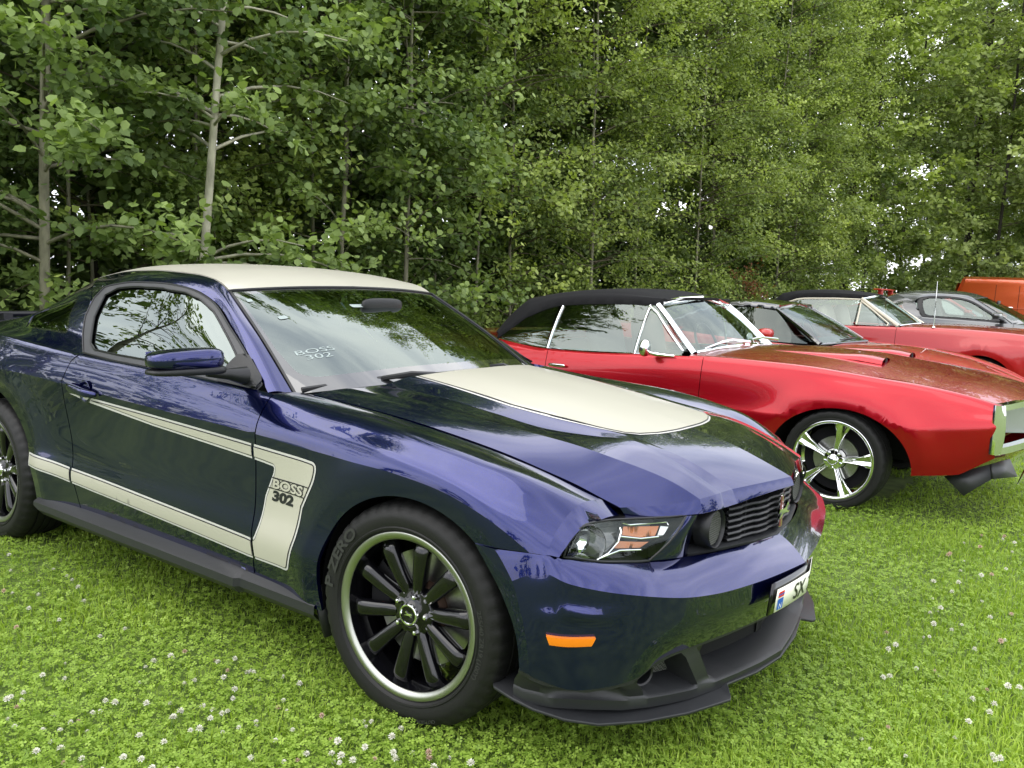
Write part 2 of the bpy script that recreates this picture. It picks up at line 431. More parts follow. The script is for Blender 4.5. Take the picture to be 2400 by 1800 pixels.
z6 = [a+.032 for a in z5]; z6[-1] = .642; z6[-2] = .652
s6 = [a-.006 for a in s5]; s6[-1] = .872
z8 = [.95, .985, 1.005, 1.006, .985, .966, .950, .928, .905, .895, .877, .847, .811, .750, .702]
s8 = [.62, .74, .815, .865, .868, .862, .848, .834, .828, .830, .834, .829, .810, .760, .720]
z7 = [a+.55*(b-a) for a, b in zip(z6, z8)]; s7 = [a+.40*(b-a) for a, b in zip(s6, s8)]
z7[-2] = .712; s7[-2] = .845; z7[-1] = .690; s7[-1] = .812
s0 = [.62, .80, .88, .90, .895, .876, .873, .880, .888, .898, .905, .905, .90, .872, .86]
s1 = [a+.014 for a in s0]; s2 = [a+.026 for a in s0]; s3 = [a+.015 for a in s0]; s4 = [a+.016 for a in s0]
s10 = list(np.interp(X_, GAPX, GAPS)); z10 = list(np.interp(X_, GAPX, GAPZ)); s10[-1] = .620; z10[-1] = .703
s9 = [(a+b)/2 for a, b in zip(s8, s10)]; z9 = [(a+b)/2+.005 for a, b in zip(z8, z10)]
SIDE = SideNet([[(x, s, z) for x, s, z in zip(X_, S_, Z_)] for S_, Z_ in
    ((s0, z0), (s1, z1), (s2, z2), (s3, z3), (s4, z4), (s5, z5), (s6, z6), (s7, z7), (s8, z8), (s9, z9), (s10, z10))],
    uk=X_, vk=[0, .085, .18, .27, .40, .54, .572, .64, .715, .775, .835], vc=(5,), uc=(13,))
FA = (.04, .34, .405, .373); RA = (-2.72, .34, .425, .42)
SIDE.flares = ((*FA, .018), (*RA, .012))
VK = SIDE.vk
def sv(pts): # (x, z) -> (u, v) below the crest
    pts = np.array(pts, float); return np.stack([pts[:, 0], SIDE.vz(pts[:, 0], pts[:, 1], 0, 8)], 1)
def arc(c, a0, a1, n=40, grow=0.):
    t = np.radians(np.linspace(a0, a1, n)); return [(c[0]+(c[2]+grow)*math.cos(a), c[1]+(c[3]+grow)*math.sin(a)) for a in t]
class BumpNet(Net):
    def __call__(s, u, v):
        P = Net.__call__(s, u, v); x, z = P[:, 0], P[:, 2]
        w = np.exp(-((x-.585)/.085)**4)*(P[:, 1] > .5)
        d = .009*np.exp(-((z-.492)/.017)**2)
        P[:, 1] += w*d*.75; P[:, 0] += w*d*.6
        return P
BR = [
 [(.288,.932,.634),(.36,.938,.636),(.50,.902,.641),(.528,.862,.629),(.592,.76,.608),(.655,.62,.591),(.692,.50,.582),(.73,.40,.577),(.775,.22,.571),(.797,0,.566)],
 [(.355,.935,.56),(.425,.942,.565),(.505,.912,.597),(.552,.885,.577),(.62,.832,.558),(.698,.76,.544),(.763,.63,.518),(.80,.50,.501),(.848,.29,.492),(.892,0,.490)],
 [(.371,.935,.54),(.434,.942,.545),(.509,.914,.577),(.553,.884,.556),(.619,.831,.537),(.697,.759,.523),(.762,.629,.497),(.799,.499,.480),(.847,.289,.471),(.891,0,.469)],
 [(.430,.935,.44),(.468,.938,.44),(.509,.916,.44),(.550,.884,.43),(.616,.830,.425),(.690,.753,.42),(.755,.626,.42),(.794,.497,.42),(.842,.289,.42),(.884,0,.42)],
 [(.447,.925,.322),(.475,.918,.315),(.495,.90,.300),(.55,.86,.278),(.618,.80,.279),(.68,.72,.295),(.717,.64,.336),(.762,.50,.345),(.810,.28,.343),(.852,0,.343)]]
BUMP0 = Net(BR, vc=(1,), uc=(1,))
BUMP = BumpNet(BR, vc=(1,), uc=(1,))
HR = [
 [(-.44,0,.992),(-.27,0,.981),(0,0,.953),(.2,0,.923),(.35,0,.896),(.47,0,.870),(.66,0,.820),(.825,0,.757),(.836,0,.731)],
 [(-.455,.2,.989),(-.28,.2,.977),(-.01,.195,.949),(.19,.19,.918),(.34,.185,.892),(.46,.18,.867),(.65,.17,.815),(.785,.15,.755),(.797,.15,.722)],
 [(-.493,.378,.977),(-.29,.37,.958),(-.03,.36,.928),(.18,.345,.900),(.33,.33,.880),(.427,.315,.866),(.63,.30,.811),(.745,.285,.752),(.762,.28,.710)],
 [(-.545,.455,.944),(-.311,.455,.934),(-.033,.45,.903),(.175,.43,.874),(.32,.385,.866),(.43,.345,.8635),(.615,.345,.807),(.735,.345,.750),(.748,.345,.707)],
 [(-.585,.59,.940),(-.31,.57,.923),(-.02,.545,.894),(.19,.52,.871),(.33,.505,.854),(.44,.50,.836),(.62,.455,.786),(.712,.44,.744),(.724,.44,.704)],
 [(-.61,.65,.934),(-.31,.635,.912),(-.02,.62,.882),(.19,.60,.851),(.33,.585,.826),(.44,.57,.803),(.575,.535,.762),(.645,.53,.731),(.66,.53,.702)],
 [(-.635,.712,.921),(-.31,.697,.896),(-.04,.687,.866),(.19,.672,.828),(.31,.662,.80),(.405,.652,.776),(.50,.635,.742),(.548,.622,.724),(.563,.61,.697)]]
HOOD = Net(HR, vc=(2, 3, 4), uc=(7,))
WS = Net([
 [(-.50,0,.955),(-.53,.3,.95),(-.60,.55,.936),(-.716,.728,.915)],
 [(-.84,0,1.135),(-.87,.3,1.128),(-.91,.52,1.112),(-.965,.672,1.083)],
 [(-1.205,0,1.287),(-1.225,.3,1.281),(-1.25,.5,1.270),(-1.275,.602,1.262)]])
ROOF = Net([
 [(-1.212,0,1.290),(-1.32,0,1.325),(-1.45,0,1.352),(-1.65,0,1.370),(-1.9,0,1.375),(-2.15,0,1.363),(-2.40,0,1.335)],
 [(-1.232,.3,1.284),(-1.335,.3,1.318),(-1.46,.3,1.345),(-1.66,.3,1.362),(-1.9,.3,1.367),(-2.15,.3,1.355),(-2.40,.3,1.326)],
 [(-1.257,.5,1.274),(-1.345,.5,1.305),(-1.46,.5,1.329),(-1.68,.49,1.346),(-1.9,.48,1.350),(-2.15,.47,1.338),(-2.40,.46,1.306)],
 [(-1.280,.602,1.264),(-1.342,.598,1.294),(-1.455,.59,1.316),(-1.70,.575,1.329),(-1.93,.56,1.330),(-2.17,.55,1.316),(-2.40,.54,1.284)]])
PIL = Net([
 [(-.715,.735,.916),(-.965,.680,1.083),(-1.130,.640,1.180),(-1.280,.607,1.263),(-1.342,.602,1.293),(-1.455,.594,1.315),(-1.70,.579,1.328),(-1.93,.564,1.329),(-2.17,.554,1.315),(-2.40,.544,1.283)],
 [(-.742,.775,.927),(-.972,.716,1.080),(-1.128,.680,1.173),(-1.278,.643,1.250),(-1.365,.634,1.282),(-1.500,.632,1.306),(-1.71,.628,1.315),(-1.93,.624,1.312),(-2.12,.630,1.285),(-2.27,.64,1.245)],
 [(-.767,.802,.922),(-.971,.742,1.053),(-1.122,.702,1.134),(-1.271,.667,1.216),(-1.382,.662,1.254),(-1.560,.666,1.280),(-1.73,.674,1.283),(-1.93,.690,1.272),(-2.04,.712,1.243),(-2.10,.735,1.19)]])
# rear upper body: belt -> fastback edge
QTR = Net([
 [(-1.93,.862,.966),(-2.3,.868,.985),(-2.72,.865,1.006),(-3.1,.815,1.005),(-3.48,.74,.985)],
 [(-1.985,.805,1.035),(-2.3,.792,1.045),(-2.65,.77,1.045),(-3.0,.73,1.035),(-3.36,.68,1.010)],
 [(-2.06,.752,1.15),(-2.28,.738,1.14),(-2.55,.710,1.125),(-2.85,.69,1.075),(-3.25,.64,1.022)],
 [(-2.10,.735,1.19),(-2.27,.688,1.215),(-2.50,.672,1.172),(-2.80,.655,1.095),(-3.20,.62,1.028)],
 [(-2.27,.64,1.245),(-2.36,.625,1.228),(-2.56,.610,1.178),(-2.83,.595,1.105),(-3.20,.57,1.034)]])
LENS_T = [(.531,.852,.662),(.541,.80,.702),(.550,.70,.701),(.585,.625,.698),(.64,.570,.701),(.70,.50,.704)]
LENS_B = [(.528,.860,.633),(.552,.815,.622),(.588,.765,.611),(.62,.70,.602),(.64,.66,.597),(.655,.622,.594)]
LENS = Net([LENS_T, [((a[0]+b[0])/2+.016, (a[1]+b[1])/2+.012, (a[2]+b[2])/2) for a, b in zip(LENS_T, LENS_B)], LENS_B])
#</NETS>
def inset(P, d):
    P = np.array(P, float); n = len(P); out = []
    ar = np.sum(P[:, 0]*np.roll(P[:, 1], -1)-np.roll(P[:, 0], -1)*P[:, 1]); sg = 1 if ar > 0 else -1
    for i in range(n):
        a, b, c_ = P[i-1], P[i], P[(i+1) % n]
        e1 = b-a; e2 = c_-b; e1 = e1/max(np.linalg.norm(e1), 1e-9); e2 = e2/max(np.linalg.norm(e2), 1e-9)
        n1 = np.array([-e1[1], e1[0]])*sg; n2 = np.array([-e2[1], e2[0]])*sg; m = n1+n2; k = m @ m
        m = m*(2/k) if k > .35 else n1
        out.append(b+m*d)
    return out
def clipx(P, xc, keep):
    out = []; n = len(P)
    for i in range(n):
        a, b = P[i], P[(i+1) % n]; ia = (a[0]-xc)*keep >= 0; ib = (b[0]-xc)*keep >= 0
        if ia: out.append(tuple(a))
        if ia != ib:
            t = (xc-a[0])/(b[0]-a[0]); out.append((xc, a[1]+t*(b[1]-a[1])))
    return out
def svd(pts, h=.03, closed=False):
    return sv(densify(pts, h, closed))
def text_on(name, txt, f, mat, parent, size, sx=1., bold=0., shear=0.):
    """lettering laid on a surface; f maps (tx, ty) arrays -> world points"""
    V, F = text2d(txt, size, shear, bold, sx); P = f(V[:, 0], V[:, 1])
    return mesh(name, P, F, mat, parent)

car = empty('sports_coupe', (0, 0, 0), 0, 'dark blue muscle coupe with cream white roof, hood stripe and side stripes, nearest the camera', 'car')
# ---------------------------------------------------------------- body panels
gap_v = VK[10]; crest = VK[8]
xc = lambda z: -.725+.035*(z-.3)/.62
def uvl(L): return [tuple(p) for p in L]
archF = arc(FA, 191, 52, 46)      # over the wheel, back to front, ends at the bumper cut
fen = uvl(svd([(xc(.262), .262), (-.358, .262)]+archF+[(.36, .6385), (.46, .6425), (.512, .6435), (.532, .640), (.539, .664), (.542, .690)]))
fen += [(.547, crest-.02), (.550, crest+.03), (.5525, gap_v-.04), (.553, gap_v), (.49, gap_v)]+[(x, gap_v) for x in np.linspace(.45, -.67, 30)]
fen += [(xc(.93), gap_v), (xc(.925), crest)]
fen += [(float(a), float(b)) for a, b in sv([(xc(z), z) for z in np.linspace(.915, .275, 24)])]
feF = [[(x, VK[5]) for x in np.linspace(-.70, .50, 60)], svd(arc(FA, 186, 56, 50, grow=.055)), [(.505, v) for v in np.linspace(VK[6]+.02, gap_v-.02, 12)]]
dr = [(-1.935, .27), (-1.95, .35), (-1.965, .45), (-1.985, .60), (-2.02, .75), (-2.03, .85), (-1.995, .93)]
door_uv = [(float(a), float(b)) for a, b in sv([(xc(z)-.006, z) for z in np.linspace(.272, .915, 24)])]
door_uv += [(xc(.925)-.006, crest)]+[(x, crest) for x in np.linspace(-.80, -1.92, 40)]
door_uv += [(float(a), float(b)) for a, b in sv(densify(dr[::-1], .03, False))]
qa = arc(RA, -10, 190, 50)
q_uv = [(-1.938, crest)]+[(x, crest) for x in np.linspace(-2.0, -3.70, 50)]
q_uv += [(float(a), float(b)) for a, b in sv([(-3.70, z) for z in np.linspace(.93, .42, 14)]+[(-3.2, .29)]+qa[::-1]+[(-2.2, .262), (-1.942, .262)])]
q_uv += [(float(a), float(b)) for a, b in sv(densify([(p[0]-.006, p[1]) for p in dr], .03, False))]
for mir in (False, True):
    k = dict(mirror=mir)
    body = panel('fender', SIDE, fen, M['blue'], car, feats=feF, h=.030, **k)
    door = panel('door', SIDE, door_uv, M['blue'], car, feats=[[(x, VK[5]) for x in np.linspace(-.74, -1.99, 50)]], h=.034, **k)
    quarter = panel('quarter_panel', SIDE, q_uv, M['blue'], car, feats=[[(x, VK[5]) for x in np.linspace(-2.05, -3.65, 60)], svd(arc(RA, -4, 184, 50, grow=.055))], h=.036, **k)
    # rear upper body with its side window
    U, V_ = QTR.uk[-1], QTR.vk[-1]
    qo = [(0, 0), (U, 0), (U, V_), (.02, V_)]; qw = roundpoly([(.238, .305), (.150, .105), (.50, .098, .03), (.70, .235, .02), (.56, .268, .02)], .03)
    panel('rear_pillar', QTR, qo, M['blue'], car, holes=[qw], h=.03, **k)
    panel('quarter_window_seal', QTR, qw, M['frit'], car, holes=[inset(qw, .016)], h=.02, flange=0, off=-.003, **k)
    panel('quarter_window', QTR, inset(qw, .016), M['glass'], car, h=.05, flange=0, off=-.004, **k)
    panel('roof_pillar', PIL, [(0, 0), (PIL.uk[-1], 0), (PIL.uk[-1], PIL.vk[-1]), (0, PIL.vk[-1])], M['blue'], car, h=.03, **k)
    # bumper corner to centre
    panel('front_bumper', BUMP, [(0, 0), (BUMP.uk[-1], 0), (BUMP.uk[-1], BUMP.vk[-1]), (0, BUMP.vk[-1])], M['blue'], car,
          feats=[[(u, BUMP.vk[1]) for u in np.linspace(.005, BUMP.uk[-1]-.005, 60)], [(BUMP.uk[1], v) for v in np.linspace(.01, BUMP.vk[-1]-.01, 16)],
                 [(u, .185) for u in np.linspace(.10, .36, 20)], [(u, .208) for u in np.linspace(.10, .36, 20)], [(u, .255) for u in np.linspace(.10, .36, 20)], [(u, .268) for u in np.linspace(.10, .36, 20)]],
          h=.022, hint=(1, 1, .2), flange=.012, **k)
    panel('hood', HOOD, [(0, 0), (HOOD.uk[-1], 0), (HOOD.uk[-1], HOOD.vk[-1]-.004), (0, HOOD.vk[-1]-.004)], M['blue'], car,
          feats=[[(u, HOOD.vk[j]) for u in np.linspace(.01, HOOD.uk[-1]-.01, 60)] for j in (2, 3, 4)]+[[(HOOD.uk[7], v) for v in np.linspace(.01, HOOD.vk[-1]-.02, 20)]],
          h=.03, hint=(0, 0, 1), flange=.012, **k)
    panel('roof', ROOF, [(0.0, 0), (ROOF.uk[-1], 0), (ROOF.uk[-1], ROOF.vk[-1]-.003), (0.0, ROOF.vk[-1]-.003)], M['cream'], car, h=.05, hint=(0, 0, 1), flange=.01, off=.002, **k)
# continuous inner skins so nothing shows through the gaps
for sg in (1, -1):
    m = MB()
    us = np.linspace(-3.6, .50, 60)
    G = []
    for v in (VK[1], VK[3], VK[5], VK[6], VK[8], VK[9], VK[10]):
        P = Net.__call__(SIDE, us, np.full(60, v)); P[:, 1] -= .035; P[:, 2] -= .012; P[:, 1] *= -sg; G.append(P)
    # keep clear of the wheel wells
    G = np.array(G); n = G.shape[1]
    F = []
    for i in range(6):
        for j in range(n-1):
            cx = (us[j]+us[j+1])/2; cz = G[i:i+2, j:j+2, 2].mean()
            if math.hypot(cx-.04, cz-.34) < .46 or math.hypot(cx+2.72, cz-.34) < .48: continue
            F.append((i*n+j, i*n+j+1, (i+1)*n+j+1, (i+1)*n+j))
    o = mesh('inner_panel', G.reshape(-1, 3), F, M['dark'], car)
    # wheel wells
    for (cx, r) in ((.04, .40), (-2.72, .425)):
        w = MB().lathe([(r, -.90), (r+.02, -.86), (r+.02, -.50), (.05, -.48)], 40, 'y', (cx, 0, .34), rad(-6), rad(190))
        if sg < 0: w.V = flipY(w.V)
        w.build('wheel_arch_liner', M['dark'], car)
ub = MB().box((-1.35, 0, .30), (1.9, 1.6, .12)).box((-1.45, 0, .40), (3.6, .92, .12)).box((.30, 0, .42), (.5, 1.0, .36)).box((-.3, 0, .62), (1.0, 1.0, .30)); ub.build('underbody', M['dark'], car)
# ---------------------------------------------------------------- hood stripe
def hood_poly(d):
    near = [(.02+d*.4, .322-d), (.30, .338-d), (.535, .350-d), (.703, .345-d), (.85, .338-d), (.935, .322-d), (.972-d, .285-d), (.985-d, .20), (.992-d, .09), (.994-d, 0), (.02+d*.4, 0)]
    return densify(near, .04)
for mir in (False, True):
    for d, mt, of in ((0, 'cream_line', .0010), (.007, 'blackvinyl', .0020), (.0105, 'cream', .0030)):
        panel('hood_stripe', HOOD, hood_poly(d), M[mt], car, h=.03, flange=0, hint=(0, 0, 1), off=of, mirror=mir)
# ---------------------------------------------------------------- side stripe, three layers, split at the door gaps
CS = roundpoly([(-1.975, .7975, 0), (-1.739, .794, 0), (-1.327, .782, 0), (-.715, .760, 0), (-.458, .752, 0), (-.374, .747, .045), (-.385, .690, .05), (-.447, .587, 0), (-.469, .479, .02), (-.486, .440, .03),
    (-.505, .395, 0), (-.520, .357, .04), (-.600, .356, 0), (-.750, .354, 0), (-1.812, .395, 0), (-2.0, .406, 0), (-2.315, .432, 0), (-2.315, .494, 0), (-1.984, .472, 0), (-.745, .430, 0), (-.708, .427, .03), (-.684, .475, .03),
    (-.655, .590, .0), (-.608, .675, .0), (-.600, .698, .03), (-.66, .703, 0), (-.720, .707, 0), (-1.335, .738, 0), (-1.829, .775, 0)], .03, 5)
CS = [tuple(p) for p in CS]
for mir in (False, True):
    for d, mt, of in ((0, 'cream_line', .0012), (.0075, 'blackvinyl', .0024), (.0110, 'cream', .0036)):
        if d:
            q = [tuple(p) for p in inset(CS, d)]
            q[0] = (-1.80, .787); 
            q = [p for p in q if not (p[0] < -1.80 and p[1] > .70)]; q = [(-1.80, .7835)]+q if d < .009 else [(-1.74, .782)]+[p for p in q if not (p[0] < -1.74 and p[1] > .70)]
        else: q = CS
        for x0, x1 in ((-.709, 9), (-1.972, -.724), (-9, -1.990)):
            p = clipx(clipx(q, x0, 1), x1, -1)
            if len(p) < 3: continue
            try: panel('side_stripe', SIDE, svd(p, .02, True), M[mt], car, h=.025, flange=0, off=of, mirror=mir)
            except Exception as e: print('stripe', e)
    sy = 1 if mir else -1
    def onside(cx, cz, ang, of):
        ca, sa = math.cos(ang), math.sin(ang)
        def f(tx, ty):
            tx = -tx if mir else tx
            x = cx+tx*ca-ty*sa; z = cz+tx*sa+ty*ca; v = SIDE.vz(x, z, 0, 8); P = SIDE(x, v); n = SIDE.normal(x, v); n *= np.sign(n[:, 1:2]); P = P+n*of
            P[:, 1] *= sy; return P
        return f
    sh = -.25 if mir else .25
    def bar(x0, x1, z, w, of):
        xs = np.linspace(x0, x1, 12); P = []
        for zz in (z-w/2, z+w/2):
            v = SIDE.vz(xs, np.full(12, zz), 0, 8); Q = SIDE(xs, v); Q[:, 1] += of; Q[:, 1] *= sy; P.append(Q)
        m = MB().grid(P); return m.build('stripe_line', M['blackvinyl'], car)
    bar(-.612, -.414, .6605, .004, .0046); bar(-.636, -.436, .6225, .004, .0046)
    for (dx, dz, bo, mt, of) in ((0, 0, .0040, 'blackvinyl', .0046), (0, 0, .0014, 'cream', .0056)):
        text_on('side_lettering', 'BOSS', onside(-.527+dx, .6415+dz, 0, of), M[mt], car, .0445, 1.62, bo, sh*.6)
    text_on('number_lettering', '302', onside(-.556, .5985, 0, .0046), M['blackvinyl'], car, .048, 1.62, .0026, sh*.6)
# ---------------------------------------------------------------- windscreen, windows, rear window
WU, WV = WS.uk[-1], WS.vk[-1]
wp = [(0, 0), (WU-.004, 0), (WU-.004, WV-.004), (0, WV-.004)]
wi = [(-.0001, .088), (.30, .088), (.50, .083), (.602, .090, .05), (.655, .16, .05), (.670, .30), (.668, .72), (0, .715)]
wi = roundpoly([(0, .088, 0), (.30, .088, 0), (.50, .084, 0), (.648, .085, .10), (.668, .30, 0), (.664, .70, .04), (0, .70, 0)], 0, 8)
for mir in (False, True):
    panel('windscreen_border', WS, wp, M['frit'], car, holes=[], h=.05, flange=.004, hint=(1, 0, 1), mirror=mir) if False else None
    ring = [(0, 0), (WU-.004, 0), (WU-.004, WV-.004), (0, WV-.004)]+[p for p in wi[::-1]]
    panel('windscreen_border', WS, ring, M['frit'], car, h=.03, flange=0, hint=(1, 0, 1), mirror=mir)
    panel('windscreen', WS, wi, M['glass'], car, h=.06, flange=0, hint=(1, 0, 1), mirror=mir)
    # black seal along the pillar and the header
    E_ = [WS(WU-.002, v)[0] for v in np.linspace(0, WV-.003, 24)]; E2 = [WS(u, WV-.002)[0] for u in np.linspace(WU, 0, 24)]
    sgn_ = 1 if mir else -1
    MB().tube([(p[0], sgn_*p[1], p[2]+.002) for p in E_+E2[1:]], .006, 6).build('windscreen_seal', M['plastic'], car)
XW = [-2.10, -2.045, -1.93, -1.73, -1.56, -1.382, -1.271, -1.122, -.971, -.86, -.767]
WT = [(.725, 1.205), (.712, 1.243), (.690, 1.272), (.674, 1.283), (.666, 1.280), (.662, 1.254), (.667, 1.216), (.702, 1.134), (.742, 1.053), (.775, .985), (.802, .926)]
WB_ = [(float(np.interp(x, X_, s8))-.004, float(np.interp(x, X_, z8))-.004) for x in XW]
def wmid(a, b): return ((a[0]+b[0])/2+.014, (a[1]+b[1])/2)
WIN = Net([[(x, s, z) for x, (s, z) in zip(XW, WB_)], [(x, *wmid(a, b)) for x, a, b in zip(XW, WB_, WT)], [(x, s, z) for x, (s, z) in zip(XW, WT)]], uk=XW, vk=[0, .5, 1])
wout = roundpoly([(-1.925, .03, .02), (-1.60, .0, 0), (-1.2, 0, 0), (-.80, .02, 0), (-.80, .98, 0), (-.971, 1, 0), (-1.122, 1, 0), (-1.271, 1, 0), (-1.382, 1, 0), (-1.56, 1, 0), (-1.73, 1, 0), (-1.93, 1, .05), (-2.075, .97, .05), (-2.045, .55, 0)], 0, 6)
def wz(pts): # (x, z) -> (x, v) on the window
    pts = np.array(pts, float); v = []
    for x, z in pts:
        a = float(np.interp(x, XW, [q[1] for q in WB_])); b = float(np.interp(x, XW, [q[1] for q in WT])); v.append(np.clip((z-a)/(b-a), 0, 1))
    return list(zip(pts[:, 0], v))
oz = [(-1.935, .972), (-1.70, .958), (-1.4, .951), (-1.1, .943), (-.79, .927), (-.80, .945), (-.971, 1.050), (-1.122, 1.131), (-1.271, 1.213), (-1.382, 1.251), (-1.56, 1.277), (-1.73, 1.280), (-1.93, 1.268), (-2.02, 1.245), (-2.055, 1.20), (-2.035, 1.12), (-1.99, 1.04)]
gz = [(-1.91, 1.015), (-1.86, .990), (-1.70, .983), (-1.4, .977), (-1.1, .968), (-.93, .962), (-.965, 1.020), (-1.10, 1.098), (-1.25, 1.182), (-1.36, 1.226), (-1.45, 1.243), (-1.60, 1.257), (-1.76, 1.259), (-1.92, 1.246), (-1.98, 1.212), (-1.965, 1.12)]
for mir in (False, True):
    sy = 1 if mir else -1
    ozr = wz(densify(oz, .04)); gzr = wz(densify(gz, .04))
    panel('window_surround', WIN, ozr, M['trim'], car, holes=[gzr], h=.03, flange=0, off=.004, mirror=mir)
    panel('door_window', WIN, gzr, M['glass'], car, h=.06, flange=0, off=-.004, mirror=mir)
    for loop, r in ((gzr, .0045), (ozr, .004)):
        P = [WIN(a, b)[0] for a, b in loop]; P.append(P[0]); MB().tube([(p[0], sy*(p[1]+.005), p[2]) for p in P], r, 6, cap=False).build('window_seal', M['plastic'], car)
    # B pillar panel behind the glass
    # mirror sail
    sl = wz(densify([(-.79, .932), (-1.005, .938), (-.975, 1.03), (-.93, 1.035), (-.845, .985)], .03)); panel('mirror_sail', WIN, sl, M['plastic'], car, h=.03, flange=.006, off=.014, mirror=mir)
# rear window + deck + tail
BK = Net([[(-2.395, 0, 1.333), (-2.8, 0, 1.19), (-3.22, 0, 1.048)], [(-2.395, .3, 1.324), (-2.8, .3, 1.182), (-3.22, .3, 1.045)], [(-2.395, .53, 1.286), (-2.82, .52, 1.150), (-3.22, .50, 1.040)]])
for mir in (False, True):
    panel('rear_window', BK, [(0, 0), (BK.uk[-1], 0), (BK.uk[-1], BK.vk[-1]), (0, BK.vk[-1])], M['frit'], car, h=.08, flange=0, hint=(0, 0, 1), mirror=mir)
C2 = Net([[(-2.27, .645, 1.244), (-2.56, .613, 1.178), (-2.83, .598, 1.105), (-3.20, .573, 1.034)], [(-2.40, .535, 1.287), (-2.60, .532, 1.224), (-2.85, .525, 1.142), (-3.21, .505, 1.041)]])
DK = Net([[(-3.20, 0, 1.048), (-3.5, 0, 1.040), (-3.79, 0, 1.01)], [(-3.2, .5, 1.038), (-3.5, .48, 1.03), (-3.77, .46, 1.0)], [(-3.10, .815, 1.0), (-3.48, .735, .987), (-3.74, .62, .95)]])
TL = Net([[(-3.79, 0, 1.01), (-3.77, .46, 1.0), (-3.74, .60, .955)], [(-3.83, 0, .80), (-3.80, .50, .80), (-3.74, .70, .80)], [(-3.86, 0, .60), (-3.82, .55, .60), (-3.74, .71, .60)], [(-3.80, 0, .34), (-3.78, .5, .34), (-3.72, .64, .40)]])
for nm, nn in (('rear_pillar_cap', C2), ('trunk_lid', DK), ('rear_bumper', TL)):
    for mir in (False, True): netgrid(nm, nn, M['blue'], car, 14, 10, mirror=mir)
sp = MB().tube([(-3.66, y, 1.045) for y in np.linspace(-.60, .60, 13)], .016, 8); sp.box((-3.64, -.45, 1.025), (.08, .05, .05)).box((-3.64, .45, 1.025), (.08, .05, .05)); sp.build('rear_spoiler', M['plastic'], car)
# ---------------------------------------------------------------- sill trim
for sg in (1, -1):
    sk = []
    for x in (-2.28, -2.24, -1.6, -1.0, -.795, -.78, -.60, -.42, -.385):
        e = .0 if x < -.79 else -.016
        w = .55 if x == -2.28 else 1
        sk.append([(x, -sg*s, z) for s, z in ((.868, .300), (.900+e, .292), (.928+e, .272), (.929+e, .242+(.028*(1-w))), (.905+e, .215+(.03*(1-w))), (.84, .205))])
    o = MB().grid(sk).build('sill_trim', M['plastic2'], car, smooth=30)
    fl = MB().grid([[(-.40, -sg*.80, .33), (-.40, -sg*.893, .33)], [(-.385, -sg*.80, .27), (-.385, -sg*.90, .25)], [(-.355, -sg*.80, .17), (-.355, -sg*.895, .17)]]).build('mud_flap', M['plastic'], car)
    md = fl.modifiers.new('t', 'SOLIDIFY'); md.thickness = .012
# ---------------------------------------------------------------- cowl + wipers
for mir in (False, True):
    sy = 1 if mir else -1
    MB().grid([[(x-.0, sy*s, z) for x, s, z in ((-.42, 0, .965), (-.44, .3, .958), (-.50, .5, .94), (-.60, .70, .905))], [(x, sy*s, z) for x, s, z in ((-.52, 0, .945), (-.55, .3, .94), (-.62, .55, .925), (-.735, .735, .905))]]).build('cowl_panel', M['plastic'], car)
def wiper(P0, P1, A0, nm='wiper'):
    w = mesh(nm, *(lambda m: (m.V, m.F))(MB().tube([P0, (Vector(P0)+Vector(P1))/2+Vector((.006, 0, .006)), P1], [.009, .012, .006], 6)), M['plastic'], car)
    mid = (Vector(P0)*.5+Vector(P1)*.5)+Vector((.02, 0, .012))
    MB().tube([A0, (Vector(A0)+mid)/2+Vector((.012, 0, .012)), mid, mid+Vector((-.02, 0, -.008))], [.014, .011, .009, .007], 6).build('wiper_arm', M['plastic'], w)
wiper((-.708, -.702, .930), (-.50, -.14, .975), (-.47, -.26, .975))
wiper((-.555, -.10, .972), (-.60, .50, .955), (-.49, .25, .965))
# ---------------------------------------------------------------- headlamps
M['wire'] = mat('lamp mesh wire', (.11, .11, .11), .35, .5)
M['shroud'] = mat('smoked lamp bezel', (.035, .037, .036), .18, 0, .6)
M['ribbed'] = bars('ribbed clear lamp', (.75, .75, .75), (.30, .32, .32), 260, rough=.15)

